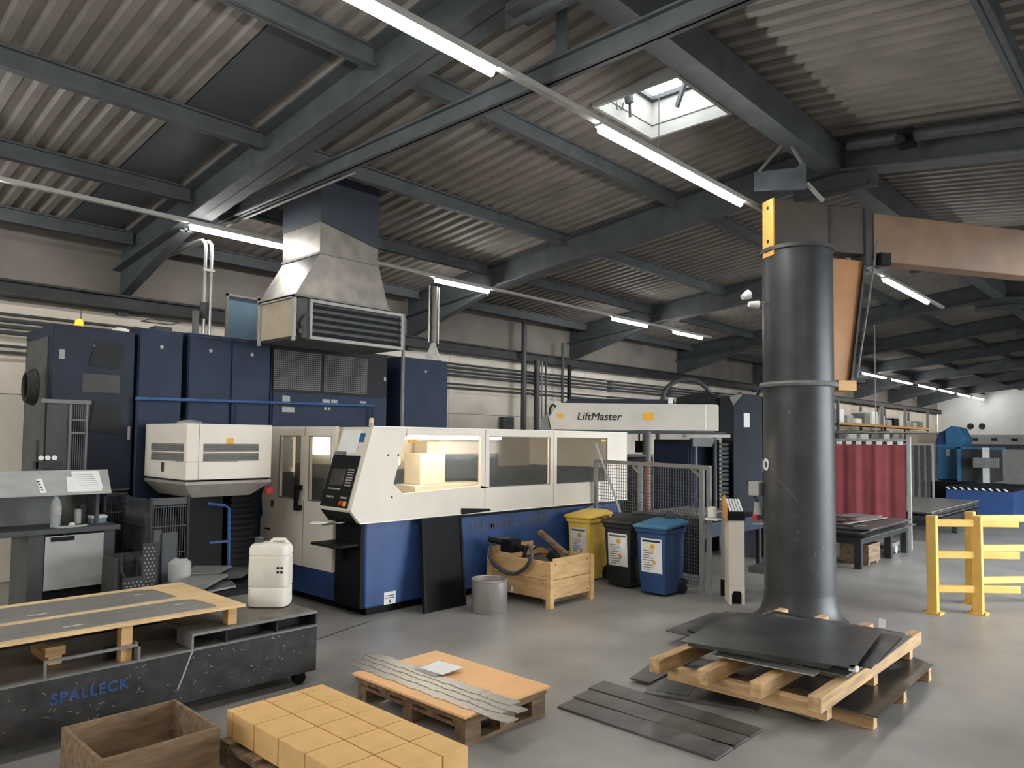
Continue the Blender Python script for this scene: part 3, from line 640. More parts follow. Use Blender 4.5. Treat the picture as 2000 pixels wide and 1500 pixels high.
c3 = cabinet('electrical_cabinet', 'tall blue two door cabinet with two pipes rising from its top', 3.74, 4.82, 3.2, CBLUE, doors=2)
c4 = thing('extraction_cabinet', 'dark blue cabinet with two wire grilles under the air filter and duct', 'cabinet', (5.8, 9.35, 0))
build('carcass', MB().box(4.83, 6.72, CY + .02, CY + 1.0, 0, 3.2), DBLUE, c4, .01)
build('lower_panel', MB().box(4.86, 6.7, CY, CY + .02, .1, 2.54), CBLUE, c4)
build('upper_panel', MB().box(4.86, 6.7, CY + .005, CY + .02, 2.55, 3.19), INKD, c4)
for xa, xb in ((4.86, 5.55), (5.62, 6.33)):
    g = MB()
    n = 24
    for i in range(n + 1): g.box(xa + (xb - xa) * i / n - .004, xa + (xb - xa) * i / n + .004, CY - .014, CY - .006, 2.59, 3.09)
    for i in range(19): g.box(xa, xb, CY - .016, CY - .004, 2.586 + i * .0279, 2.594 + i * .0279)
    build('grille', g, GREY, c4)
for a in ((4.99, 5.1, 2.4, 2.5), (4.99, 5.17, 2.28, 2.35), (5.6, 5.72, 2.41, 2.48), (5.74, 5.84, 2.40, 2.48), (5.63, 5.67, 2.33, 2.37), (5.69, 5.73, 2.33, 2.37), (6.22, 6.33, 2.45, 2.48), (6.64, 6.68, 2.8, 2.86)):
    build('label', MB().box(a[0], a[1], CY - .01, CY, a[2], a[3]), LGREY, c4)
c5 = cabinet('electrical_cabinet', 'tall blue cabinet at the right end of the row under the white cone', 6.98, 7.93, 3.2, CBLUE)
solo('wire_basket', MB().tube([(3.42, 9.2, 3.36), (3.78, 9.2, 3.36), (3.78, 9.5, 3.36), (3.42, 9.5, 3.36)], .008, 5, True).tube([(3.46, 9.2, 3.2), (3.74, 9.2, 3.2), (3.74, 9.5, 3.2), (3.46, 9.5, 3.2)], .008, 5, True)
     .box(3.5, 3.7, 9.25, 9.45, 3.2, 3.29), DGREY, 'small dark wire basket on top of the blue cabinets below the girder', 'basket', (3.6, 9.35, 3.2))
solo('cleaning_rag', MB().lathe([(.1, 0), (.09, .03), (.05, .05), (.01, .055)], (3.02, 9.0, 3.13), 10), PAPER, 'crumpled white rag on top of the leftmost blue cabinet', 'rag', (3.02, 9.0, 3.13))
cpipes = thing('conduit_pair', 'pair of bright metal conduits rising from the blue cabinet and bending under the lamp', 'conduit', (4.05, 9.15, 3.2))
for dx in (0, .075):
    build('conduit', MB().tube([(4.0 + dx, 9.05, 3.2), (4.0 + dx, 9.05, 4.3), (4.0 + dx, 9.07, 4.38), (4.0 + dx, 9.14, 4.43), (4.0 + dx, 9.3, 4.45), (4.0 + dx, 11.3, 4.45)], .022, 8), ALU, cpipes)
build('valve', MB().cyl((4.0, 9.05, 3.42), (4.0, 9.05, 3.62), .05, 10), DGREY, cpipes)
build('valve', MB().box(3.86, 3.92, 9.0, 9.06, 3.2, 3.5), GREY, cpipes)
build('clamp', MB().box(3.97, 4.11, 9.02, 9.08, 4.02, 4.05), ALU, cpipes)
sp = thing('blue_grey_panel', 'upright pale blue sheet panel on top of the cabinets beside the air filter', 'panel', (4.6, 9.3, 3.2))
build('sheet', MB().box(4.42, 4.84, 9.3, 9.32, 3.2, 3.80), mat('pale_blue', (100, 122, 140), .5, 0, .2, 1.5), sp)
build('frame', MB().box(4.4, 4.43, 9.28, 9.32, 3.2, 3.83).box(4.83, 4.87, 9.28, 9.32, 3.2, 3.85).box(4.4, 4.87, 9.28, 9.32, 3.8, 3.83), GREY, sp)

# air filter, hood and duct
af = thing('air_filter', 'metal air filter box with dark louvres and a tapered hood, on posts over the machine', 'air filter', (5.8, 8.98, 3.2))
build('side_panel', MB().box(4.96, 5.0, 8.55, 9.45, 3.27, 3.76), BEIGE, af)
build('housing', MB().box(5.0, 6.7, 8.54, 9.45, 3.24, 3.78), DGREY, af)
build('front_frame', MB().box(5.17, 6.72, 8.5, 8.54, 3.735, 3.775).box(5.17, 6.72, 8.5, 8.54, 3.245, 3.285).box(5.17, 5.205, 8.5, 8.54, 3.285, 3.735).box(6.685, 6.72, 8.5, 8.54, 3.285, 3.735), LGREY, af)
for i in range(5):
    build('louvre', MB().rbox((5.945, 8.53, 3.33 + i * .09), (1.48, .07, .01), Matrix.Rotation(.8, 3, 'X')), INKD, af)
build('left_frame', MB().box(4.93, 4.96, 8.5, 8.55, 3.2, 3.8).box(4.93, 4.96, 9.4, 9.45, 3.2, 3.8).box(4.93, 4.965, 8.5, 9.45, 3.765, 3.80), LGREY, af)
build('valve_block', MB().cyl((5.08, 8.5, 3.24), (5.08, 8.5, 3.42), .05, 10).cyl((5.03, 8.5, 3.42), (5.12, 8.48, 3.56), .025, 8).box(5.0, 5.14, 8.48, 8.56, 3.3, 3.36), DGREY, af)
build('support_post', MB().box(6.72, 6.755, 8.5, 8.535, 2.1, 3.78), GREY, af)
build('wall_bracket', MB().box(5.3, 5.36, 9.45, 9.76, 3.28, 3.34), GREY, af); build('wall_bracket', MB().box(6.3, 6.36, 9.45, 9.76, 3.28, 3.34), GREY, af)
build('hood', MB().loft([[(4.94, 8.5, 3.8), (6.45, 8.5, 3.8), (6.45, 9.46, 3.8), (4.94, 9.46, 3.8)], [(5.29, 8.5, 4.40), (6.24, 8.5, 4.44), (6.24, 9.46, 4.44), (5.29, 9.46, 4.40)]]), GALV, af)
build('hood_flange', MB().box(5.275, 6.255, 8.485, 9.475, 4.40, 4.43).box(4.93, 6.46, 8.485, 9.47, 3.785, 3.81), GREY, af)
build('duct', MB().box(5.29, 6.24, 8.5, 9.46, 4.43, 4.84), GALV, af)
build('upper_duct', MB().box(5.28, 6.25, 8.49, 9.47, 4.84, 5.56), NAVY, af)
build('duct_seam', MB().add([(5.27, 8.48, 4.76), (6.26, 8.48, 4.66), (6.26, 8.48, 4.86), (5.27, 8.48, 4.92), (5.27, 8.49, 4.76), (6.26, 8.49, 4.66), (6.26, 8.49, 4.86), (5.27, 8.49, 4.92)][:0] or [(5.28, 8.482, 4.84), (5.28, 8.482, 4.845), (6.25, 8.482, 4.845), (6.25, 8.482, 4.64), (5.28, 8.49, 4.84), (5.28, 8.49, 4.845), (6.25, 8.49, 4.845), (6.25, 8.49, 4.64)], [(0, 1, 2, 3), (7, 6, 5, 4), (0, 4, 5, 1), (1, 5, 6, 2), (2, 6, 7, 3), (3, 7, 4, 0)]), NAVY, af)

# the unit stands nearer than the cabinets, over the machine: shrink it in place to its true size
K = .906
af.location = Vector((5.8, 8.98, 3.2)) * K + Vector((0, 0, 1.95 * (1 - K)))
for o in af.children: o.data.transform(Matrix.Scale(K, 4))

# slim vertical pipe with white cone
ep = thing('exhaust_pipe', 'slim bright vertical pipe with white cone foot on the right blue cabinet', 'pipe', (7.75, 9.0, 3.2))
build('cone', MB().cyl((7.75, 9.02, 3.2), (7.75, 9.02, 3.52), .19, 4, .03), mat('cone_white', (226, 226, 220), .5), ep)
build('pipe', MB().cyl((7.75, 9.02, 3.5), (7.75, 9.02, 4.42), .055, 14), GALV, ep)
build('side_tube', MB().tube([(7.65, 9.02, 3.5), (7.65, 9.02, 4.42)], .014, 6).tube([(7.85, 9.02, 3.5), (7.85, 9.02, 4.42)], .014, 6), ALU, ep)

# ---------------------------------------------------------------- pillar jib crane
jc = thing('jib_crane', 'thick dark crane pillar with brown jib arm and orange bracket', 'crane', (8.22, 3.28, 0))
PC = Vector((8.22, 3.28, 0))
build('pillar', MB().lathe([(.375, .05), (.375, 2.5), (.375, 4.12)], PC, 48), PILLAR, jc)
build('foot', MB().lathe([(.5, 0), (.47, .02), (.42, .08), (.385, .2), (.376, .3)], PC, 48), PILLAR, jc)
build('roller_ring', MB().lathe([(.376, 2.56), (.41, 2.565), (.42, 2.59), (.41, 2.615), (.376, 2.62)], PC, 48), GREY, jc)
build('pillar_cap', MB().lathe([(.376, 4.08), (.40, 4.09), (.40, 4.13), (.1, 4.135)], PC, 40), DGREY, jc)
ang = R(-31); ju = Vector((math.cos(ang), math.sin(ang), 0)); jv = Vector((-ju.y, ju.x, 0))
def J(u, v, z): return PC + ju * u + jv * v + Vector((0, 0, z))
def jbox(mb, u0, u1, v0, v1, z0, z1, z0b=None, z1b=None):
    z0b = z0 if z0b is None else z0b; z1b = z1 if z1b is None else z1b
    return mb.add([J(u0, v0, z0), J(u1, v0, z0b), J(u1, v1, z0b), J(u0, v1, z0), J(u0, v0, z1), J(u1, v0, z1b), J(u1, v1, z1b), J(u0, v1, z1)],
                  [(3, 2, 1, 0), (4, 5, 6, 7), (0, 1, 5, 4), (1, 2, 6, 5), (2, 3, 7, 6), (3, 0, 4, 7)])
build('head', jbox(MB(), -.36, .95, -.10, .10, 4.13, 4.66), mat('crane_brown_shaded', (88, 78, 70), .5, 0, .1, 2), jc, .008)  # shade on the head is put into this darker brown
build('end_plate', jbox(MB(), -.38, -.36, -.1, .1, 4.03, 4.67), ORNG, jc)
build('plate_bolts', MB().cyl(J(-.385, 0, 4.58), J(-.37, 0, 4.58), .02, 8).cyl(J(-.385, 0, 4.2), J(-.37, 0, 4.2), .02, 8), INKD, jc)
build('arm', jbox(MB(), .95, 6.0, -.12, .12, 4.06, 4.62, 4.02, 4.62), BROWN, jc, .01)  # light falling on the arm is put into its paler brown
build('head_rib', jbox(MB(), .36, .39, -.115, .115, 4.13, 4.665), DGREY, jc); build('head_rib', jbox(MB(), .84, .93, -.125, .125, 4.0, 4.665), DGREY, jc)
br = MB(); f6 = [(0, 1, 2, 3), (7, 6, 5, 4), (0, 4, 5, 1), (1, 5, 6, 2), (2, 6, 7, 3), (3, 7, 4, 0)]
def jprism(pts, v0, v1):
    n = len(pts); m_ = MB()
    return m_.add([J(u, v0, z) for u, z in pts] + [J(u, v1, z) for u, z in pts], [tuple(range(n))[::-1], tuple(range(n, 2 * n))] + [(i, (i + 1) % n, n + (i + 1) % n, n + i) for i in range(n)])
build('bracket', jprism([(.39, 4.06), (.85, 4.06), (.64, 2.66), (.39, 2.66)], -.06, .06), mat('bracket_orange', (196, 138, 86), .5, 0, .08, 2.5), jc)
build('bracket_flange', jprism([(.84, 4.06), (.87, 4.06), (.66, 2.66), (.63, 2.66)], -.1, .1), DGREY, jc)
build('roller_block', jbox(MB(), .44, .69, -.12, .12, 2.54, 2.66), ORNG, jc, .006)
build('roller', MB().cyl(J(.43, 0, 2.53), J(.43, 0, 2.65), .04, 12), DGREY, jc)
build('cable', MB().tube([J(.98, -.15, 4.3), J(.93, -.14, 4.0), J(.68, -.14, 2.7)], .012, 6), GREY, jc)
build('limit_switch', jbox(MB(), .98, 1.12, -.2, -.12, 4.0, 4.14), BLACK, jc)
def on_pillar(a, z, r=.385): return PC + Vector((r * math.cos(a), r * math.sin(a), z))
sf = MB(); rs = random.Random(11)
for i in range(26):
    a_ = R(rs.uniform(150, 250)); z_ = rs.uniform(.35, 1.3) if i < 20 else rs.uniform(1.3, 3.4); l_ = rs.uniform(.01, .05); t_ = rs.uniform(-.06, .06)
    sf.add([on_pillar(a_, z_, .3765), on_pillar(a_ + t_, z_ + l_, .3765), on_pillar(a_ + t_ + .012, z_ + l_, .3765), on_pillar(a_ + .012, z_, .3765)], [(0, 1, 2, 3)])
build('scratches', sf, mat('bare_scratch', (136, 132, 126), .5, .4, .1), jc)
ln = MB()
for i in range(10):
    a0_, a1_ = R(150 + i * 5), R(155 + i * 5); z0_, z1_ = 1.68 - i * .036, 1.68 - (i + 1) * .036
    ln.add([on_pillar(a0_, z0_, .3765), on_pillar(a1_, z1_, .3765), on_pillar(a1_, z1_ + .008, .3765), on_pillar(a0_, z0_ + .008, .3765)], [(0, 1, 2, 3)])
build('scratch_line', ln, GREY, jc)
build('round_sticker', MB().cyl(on_pillar(R(137), 1.70, .374), on_pillar(R(137), 1.70, .378), .07, 20), PAPER, jc)
build('round_sticker_center', MB().cyl(on_pillar(R(137), 1.70, .378), on_pillar(R(137), 1.70, .380), .035, 16), DGREY, jc)
el = thing('emergency_lamp', 'small white twin spot lamp on the left side of the crane pillar', 'lamp', (7.86, 3.66, 3.5))
build('bracket', MB().tube([(7.96, 3.52, 3.52), (7.84, 3.66, 3.52)], .012, 6), GREY, el)
build('spot', MB().cyl((7.84, 3.68, 3.62), (7.76, 3.72, 3.58), .055, 12, .03), PAPER, el)
build('spot', MB().cyl((7.9, 3.6, 3.50), (7.8, 3.66, 3.50), .045, 12, .03), PAPER, el)
ho = thing('hook_cradle', 'blue grey steel cradle hung on two rods under the ridge beside the crane head', 'bracket', (7.92, 3.36, 5.0))
build('plate', MB().poly([(0, 0)] * 0 or [(-.27, 4.76), (.30, 4.78), (.30, 5.07), (.24, 5.07), (.2, 5.02), (-.2, 4.97), (-.27, 4.97)], 'y', -.02, .02), mat('cradle', (104, 112, 118), .5, .2, .1), ho)
pl = ho.children[0]; OFF[pl] = OFF[ho]
for v in pl.data.vertices:
    w = v.co + OFF[ho]; a = R(-47)
    q = Vector((7.92, 3.36, 0)) + Vector((math.cos(a), math.sin(a), 0)) * w.x + Vector((-math.sin(a), math.cos(a), 0)) * w.y
    v.co = Vector((q.x, q.y, w.z)) - OFF[ho]
build('rod', MB().bar((7.76, 3.52, 4.97), (7.86, 3.30, 5.24), .03), GREY, ho)
build('rod', MB().bar((8.1, 3.16, 5.06), (7.95, 3.22, 5.24), .03), GREY, ho)
build('cross_arm', MB().bar((8.13, 3.13, 4.85), (8.4, 3.05, 4.7), .035), LGREY, ho)
solo('stop_button_box', MB().box(7.95, 8.07, 3.625, 3.75, 1.34, 1.5), LGREY, 'light grey box on the left edge of the crane pillar at chest height', 'control box', (7.95, 3.79, 1.4), bevel=.008)
pe = thing('hanging_control', 'small pendant control with red button beside the pillar', 'control', (8.03, 3.7, 1.1))
build('body', MB().cyl((8.04, 3.68, 1.13), (8.04, 3.68, 1.27), .05, 12, .035), LGREY, pe)
build('button', MB().cyl((8.01, 3.69, 1.06), (8.01, 3.69, 1.13), .035, 12), REDP, pe)
build('cable', MB().tube([(8.04, 3.68, 1.27), (8.0, 3.76, 1.42), (7.99, 3.8, 1.5), (8.06, 3.68, 1.5)], .008, 6), RUBBER, pe)

# ---------------------------------------------------------------- lifting arm behind the machine
la = thing('lifting_arm', 'white horizontal arm with black lettering reaching over the machine end', 'lifting arm', (11.9, 5.5, 0))
a0 = R(-46.8); du = Vector((math.cos(a0), math.sin(a0), 0)); dvv = Vector((-math.sin(a0), math.cos(a0), 0)); LO = Vector((9.58, 8.05, 0))
def L(u, v, z): return LO + du * u + dvv * v + Vector((0, 0, z))
def lprism(pts, v0, v1):
    n = len(pts); return MB().add([L(u, v0, z) for u, z in pts] + [L(u, v1, z) for u, z in pts], [tuple(range(n))[::-1], tuple(range(n, 2 * n))] + [(i, (i + 1) % n, n + (i + 1) % n, n + i) for i in range(n)])
build('arm', lprism([(0.0, 2.13), (-.04, 2.33), (.13, 2.58), (2.83, 2.58), (2.86, 2.56), (2.86, 2.13)], 0, .34), mat('arm_white', (206, 198, 184), .45, 0, .04, 2), la)
build('nose_bellows', lprism([(-.17, 2.12), (-.17, 2.3), (-.05, 2.42), (-.06, 2.33), (-.02, 2.12)], .02, .32), GREY, la)
build('top_cover', lprism([(.22, 2.585), (.32, 2.66), (2.1, 2.66), (2.1, 2.585)], .03, .31), DBLUE, la)
build('under_rail', lprism([(.05, 2.07), (.05, 2.12), (3.0, 2.12), (3.0, 2.07)], .04, .3), DGREY, la)
build('slide_rail', lprism([(2.3, 2.02), (2.3, 2.06), (3.05, 2.07), (3.05, 2.02)], -.02, .3), ALU, la)
build('arm_joint', lprism([(2.62, 2.14), (2.62, 2.57), (2.645, 2.57), (2.645, 2.14)], -.004, 0), PAPER, la)
build('sticker', lprism([(.10, 2.32), (.10, 2.40), (.2, 2.4), (.2, 2.32)], -.004, 0), STICK, la)
build('sticker', lprism([(1.56, 2.3), (1.56, 2.43), (1.76, 2.43), (1.76, 2.3)], -.004, 0), STICK, la)
text('LiftMaster', L(.43, -.003, 2.295), .185, (R(90), 0, a0), INKD, la, shear=.2, offset=0, spacing=1.0)
text('LiftMaster', L(.436, -.0035, 2.295), .185, (R(90), 0, a0), INKD, la, shear=.2, offset=0, spacing=1.0)
build('motor_block', lprism([(2.88, 2.12), (2.88, 2.7), (3.02, 2.74), (3.1, 2.6), (3.1, 2.12)], .0, .4), BLACK, la)
build('gripper_plate', lprism([(2.42, 1.86), (2.42, 2.0), (2.8, 2.0), (2.74, 1.86)], .0, .25), GREY, la)
build('gripper_rod', MB().cyl(L(2.5, .1, .9), L(2.5, .1, 1.9), .018, 8), GREY, la)
build('gripper_rod', MB().cyl(L(2.82, .1, .7), L(2.82, .1, 2.05), .035, 8), DGREY, la)
build('hose_arch', MB().tube([L(1.93 + .42 - .42 * math.cos(t * math.pi / 10), .15, 2.66 + .36 * math.sin(t * math.pi / 10)) for t in range(11)], .04, 8), DGREY, la)
build('cable_clutter', lprism([(2.2, 2.6), (2.2, 2.7), (2.4, 2.76), (2.7, 2.8), (2.85, 2.72), (2.85, 2.6)], .05, .3), BLACK, la)
build('white_clamp', lprism([(2.0, 2.59), (2.0, 2.69), (2.08, 2.69), (2.08, 2.59)], .0, .06), PAPER, la)
build('tower', lprism([(3.12, .0), (3.12, 2.55), (3.3, 2.78), (3.62, 2.74), (3.62, 0)], .05, .75), mat('tower_blue', (20, 27, 42), .5, 0, .2, 2.5), la, .01)
build('tower_plate', lprism([(3.3, 2.2), (3.3, 2.44), (3.4, 2.44), (3.4, 2.2)], .04, .05), PAPER, la)
ch = MB()
for i in range(16): ch.add(lprism([(2.9, .75 + i * .075), (2.9, .80 + i * .075), (3.06, .80 + i * .075), (3.06, .75 + i * .075)], .12, .2).v, lprism([(0, 0), (1, 0), (1, 1), (0, 1)], 0, 1).f)
build('drag_chain', ch, DGREY, la)
tc = thing('transformer_cabinet', 'blue cabinet with a paper notice just left of the crane pillar', 'cabinet', (12.9, 6.0, 0))
build('carcass', MB().box(12.7, 13.4, 5.5, 6.25, 0, 2.3), CBLUE, tc, .01)
build('upper_box', MB().box(12.75, 13.4, 5.55, 6.15, 2.3, 2.72), DBLUE, tc, .01)
build('notice', MB().box(12.69, 12.7, 5.62, 5.95, 1.42, 1.66), PAPER, tc)
build('hose', MB().tube([(12.9, 5.95, 2.72), (13.0, 5.9, 2.9), (13.2, 5.75, 3.15)], .03, 7).tube([(12.9, 5.8, 2.72), (13.0, 5.75, 2.9), (13.2, 5.6, 3.15)], .03, 7), RUBBER, tc)
ub = thing('unloading_base', 'dark blue machine block under the lifting arm behind the guard fence', 'machine', (11.9, 6.6, 0))
build('block', MB().box(11.3, 12.3, 6.35, 7.1, 0, 1.98), DBLUE, ub, .01)
build('panel', MB().box(11.28, 11.3, 6.4, 7.05, .2, 1.9), CBLUE, ub)
xt = thing('exchange_table', 'low dark table with slatted bed behind the waste bins and guard fence', 'table', (9.9, 5.6, 0))
build('frame', MB().box(9.1, 11.0, 4.95, 5.0, .62, .82).box(9.1, 11.0, 6.3, 6.35, .62, .82).box(9.1, 9.15, 5.0, 6.3, .62, .82).box(10.95, 11.0, 5.0, 6.3, .62, .82), DBLUE, xt)
for a, b in ((9.12, 4.97), (10.9, 4.97), (9.12, 6.28), (10.9, 6.28)): build('leg', MB().box(a, a + .08, b, b + .05, 0, .62), STEELB, xt)
sl = MB()
for i in range(24): sl.box(9.2 + i * .074, 9.21 + i * .074, 5.0, 6.3, .7, .86)
build('slats', sl, STEELB, xt)
build('shelf_panel', MB().box(9.12, 9.14, 5.02, 6.28, .12, .6), DBLUE, xt)
for i in range(3): solo('stored_sheet', MB().box(9.3 + i * .1, 10.7, 5.1 + .1 * i, 6.1, .862 + i * .012, .872 + i * .012), (SHEETM, SHEETD, SHEET)[i], ('dull', 'dark', 'pale')[i] + ' metal sheet lying on the slatted table behind the bins', 'metal sheet', (10, 5.6, .86))
solo('orange_post', MB().box(10.04, 10.10, 6.42, 6.48, 0, 1.62), mat('rust_orange', (176, 92, 54), .6), 'narrow rust orange post behind the guard fence', 'post', (10.07, 6.45, 0))
solo('tall_steel_post', MB().box(10.2, 10.26, 6.5, 6.56, 0, 2.1), GREY, 'tall grey steel post beside the orange post behind the fence', 'post', (10.23, 6.53, 0))
ws = thing('wall_machine', 'dark rack of equipment with pale top between machine end and lifting tower', 'rack', (12.3, 8.4, 0))
build('body', MB().box(11.6, 13.2, 8.3, 9.2, 0, 1.62), DGREY, ws, .02)
build('worktop', MB().box(11.55, 13.25, 8.25, 9.2, 1.62, 1.67), LGREY, ws)
build('rack_post', MB().box(12.9, 12.98, 8.3, 8.38, 1.67, 2.5).box(13.4, 13.46, 8.3, 8.38, 0, 2.5), GREY, ws)
build('hanging_motor', MB().cyl((12.2, 8.0, 1.72), (12.2, 8.0, 1.95), .08, 10).cyl((12.2, 8.0, 1.95), (12.2, 8.0, 2.4), .02, 6), BLACK, ws)
solo('white_hood', MB().lathe([(.2, 0), (.15, .1), (.05, .16)], (11.75, 8.4, 1.67), 14), PAPER, 'small white hood at the right end of the laser machine', 'hood', (11.75, 8.4, 1.67))
# grey sheet panel and white cup holder by the terminal
gp_ = thing('grey_side_panel', 'grey sheet metal panel standing behind the white terminal', 'panel', (8.72, 4.4, 0))
build('panel', MB().box(8.7, 8.72, 4.30, 4.47, .2, 1.05), LGREY, gp_)
build('foot', MB().box(8.68, 8.74, 4.30, 4.47, 0, .2), BLACK, gp_)
cup = thing('paper_roll_holder', 'white dispenser with curved tray on the fence post by the terminal', 'dispenser', (8.4, 4.44, 1.0))
build('body', MB().lathe([(.05, .03), (.055, .04), (.055, .15), (.03, .16)], (8.39, 4.43, .98), 14), PAPER, cup)
build('tray', MB().box(8.32, 8.45, 4.33, 4.5, .975, 1.0), PAPER, cup, .006)
te = thing('control_terminal', 'slim cream terminal column with sloping black keypad beside the crane pillar', 'terminal', (8.45, 4.1, 0))
build('column', MB().poly([(3.99, .22), (3.99, 1.0), (4.2, 1.0), (4.2, .22)], 'x', 8.34, 8.62), WHITE, te, .008)
build('column_foot', MB().poly([(3.99, 0), (3.99, .22), (4.2, .22), (4.2, 0), (4.165, 0), (4.165, .12), (4.14, .16), (4.05, .16), (4.025, .12), (4.025, 0)], 'x', 8.34, 8.62), WHITE, te)
build('foot_recess', MB().box(8.4, 8.5, 4.025, 4.165, .01, .15), BLACK, te)
build('keypad_box', MB().poly([(8.33, 1.0), (8.33, 1.09), (8.62, 1.25), (8.62, 1.0)], 'y', 3.98, 4.21), BLACK, te, .006)
kp = MB()
for i in range(5):
    for j in range(6):
        x_ = 8.36 + j * .04; z_ = 1.09 + (x_ - 8.33) * .552 + .002
        kp.add([(x_, 4.0 + i * .04, z_), (x_ + .028, 4.0 + i * .04, z_ + .0155), (x_ + .028, 4.03 + i * .04, z_ + .0155), (x_, 4.03 + i * .04, z_),
                (x_, 4.0 + i * .04, z_ + .008), (x_ + .028, 4.0 + i * .04, z_ + .0235), (x_ + .028, 4.03 + i * .04, z_ + .0235), (x_, 4.03 + i * .04, z_ + .008)],
               [(3, 2, 1, 0), (4, 5, 6, 7), (0, 1, 5, 4), (1, 2, 6, 5), (2, 3, 7, 6), (3, 0, 4, 7)])
build('keys', kp, PAPER, te)
build('side_plate', MB().poly([(8.36, .98), (8.34, 1.16), (8.5, 1.30), (8.62, 1.26), (8.6, 1.05)], 'y', 4.22, 4.235), ORNG, te)
te.scale = (1, .86, 1); te.rotation_euler.z = R(38); te.location = (8.42, 4.15, 0)
cs = thing('castor_trolley', 'low dark trolley on pale castors between terminal and pillar', 'trolley', (8.9, 3.95, 0))
build('deck', MB().box(8.68, 9.4, 3.72, 4.1, .34, .42), DGREY, cs, .01)
build('upright', MB().box(8.95, 9.0, 3.85, 3.92, .42, 1.0).box(9.25, 9.3, 3.75, 3.82, .42, 1.05), DBLUE, cs)
build('shelf', MB().box(8.7, 9.4, 3.75, 4.05, 1.0, 1.03), STEELB, cs)
build('pipe', MB().tube([(8.72, 4.05, .94), (8.72, 3.7, .97)], .015, 6), ALU, cs)
for a, b in ((8.72, 3.86), (9.3, 3.86), (9.3, 4.05)):
    w_ = build('castor', MB().cyl((a, b - .02, .1), (a, b + .02, .1), .1, 18), LGREY, cs)
    build('fork', MB().box(a - .03, a + .03, b - .04, b + .04, .18, .34), GREY, w_)

# ---------------------------------------------------------------- welding table, front left
TX1, TY0, TZ = 3.27, 5.17, .565
wt = thing('welding_table', 'long black scratched steel table on castors with openings along its upper edge', 'table', (1.7, 5.65, 0))
build('side_beam', MB().box(.2, TX1, TY0, TY0 + .02, .10, .455), SCRATCH, wt, .003)
build('end_beam', MB().box(TX1 - .02, TX1, TY0 + .02, 6.15, .10, .455), SCRATCH, wt)
build('back_beam', MB().box(.2, TX1 - .02, 6.13, 6.15, .1, .455), SCRATCH, wt)
build('beam_edge', MB().box(.2, TX1, TY0 - .006, TY0 + .03, .447, .459), GREY, wt)
build('inner_floor', MB().box(.2, TX1 - .02, TY0 + .02, 6.13, .43, .445), TABTOP, wt)
build('top_plate', MB().box(2.27, TX1, TY0, 6.15, .55, TZ), TABTOP, wt, .003)
build('top_edge', MB().box(2.27, TX1, TY0 - .004, TY0, .548, .567), GREY, wt)
build('divider', MB().box(2.27, 2.285, TY0, TY0 + .25, .459, .55), GREY, wt)
build('divider', MB().box(2.52, 2.53, TY0 + .004, 6.1, .459, .55), STEELB, wt)
build('divider', MB().box(2.92, 2.93, TY0 + .004, 6.1, .459, .55), STEELB, wt)
build('corner_post', MB().box(TX1 - .012, TX1, TY0, 6.14, .455, .55), STEELB, wt)
build('slot_back', MB().box(2.55, TX1 - .012, TY0 + .12, TY0 + .13, .459, .55), BLACK, wt)
build('left_frame', MB().box(1.37, 1.93, TY0, TY0 + .02, .55, .566).box(1.37, 1.385, TY0, TY0 + .02, .459, .55).box(1.915, 1.93, TY0, TY0 + .3, .459, .566), GREY, wt)
build('frame_plate', MB().box(1.75, 1.915, TY0 + .14, TY0 + .15, .459, .55), BLACK, wt)
build('weld_seam', MB().tube([(2.28, TY0 - .002, .455), (2.25, TY0 - .002, .38), (2.22, TY0 - .002, .3), (2.18, TY0 - .002, .2)], .006, 5), LGREY, wt)
sc = MB()
rs = random.Random(3)
for i in range(70):
    x_ = rs.uniform(1.0, 3.2); z_ = rs.uniform(.14, .43); l_ = rs.uniform(.006, .03); a_ = rs.uniform(-1.2, 1.2)
    sc.rbox((x_, TY0 - .0005, z_), (l_, .001, .004), Matrix.Rotation(a_, 3, 'Y'))
build('scratches', sc, mat('bare_scratch', (136, 132, 126), .5, .4, .1), wt)
cw = build('castor', MB().cyl((3.16, 5.22, .05), (3.16, 5.27, .05), .05, 16), BLACK, wt)
build('fork', MB().box(3.1, 3.22, 5.2, 5.29, .09, .12), STEELB, cw)
cw = build('castor', MB().cyl((.4, 5.22, .05), (.4, 5.27, .05), .05, 16), BLACK, wt)
cw = build('castor', MB().cyl((3.16, 6.03, .05), (3.16, 6.08, .05), .05, 16), BLACK, wt)
text('SPALLECK', (1.41, TY0 - .002, .295), .092, FRONT, mat('marker_blue', (46, 74, 122), .6, 0, .25, 14), wt, offset=.003, spacing=1.12)
# boards on blocks on the table
for i, (xa, ya, za, zb_) in enumerate(((1.83, 5.235, .445, .685), (2.56, 5.235, .565, .685), (1.0, 5.3, .445, .685), (1.0, 6.0, .445, .685), (2.5, 6.0, .565, .685))):
    solo('wood_block', MB().box(xa, xa + .07, ya, ya + .08, za, zb_), WOOD, ('upright wooden block under the middle of the front plywood board', 'upright wooden block under the right corner of the plywood board', 'wooden block under the plywood board out at the left', 'rear wooden block under the plywood boards out at the left', 'rear wooden block under the right end of the plywood boards')[i], 'block', (xa, ya, za), bevel=.003)
solo('short_timber', MB().box(1.46, 1.58, 5.5, 5.58, .5, .56).box(1.48, 1.56, 5.5, 5.9, .445, .5), WOOD, 'short orange timber end under the plywood board', 'timber', (1.5, 5.6, .445), bevel=.003)
solo('plywood_board', MB().box(.35, 2.68, 5.2, 5.52, .687, .705), PLY, 'front plywood board carrying the nearer grey metal strip on the black table', 'board', (1.5, 5.36, .687))
solo('plywood_board', MB().box(.3, 2.68, 5.525, 6.36, .687, .705), PLY, 'rear plywood board carrying the farther grey metal strip on the black table', 'board', (1.5, 5.9, .687))
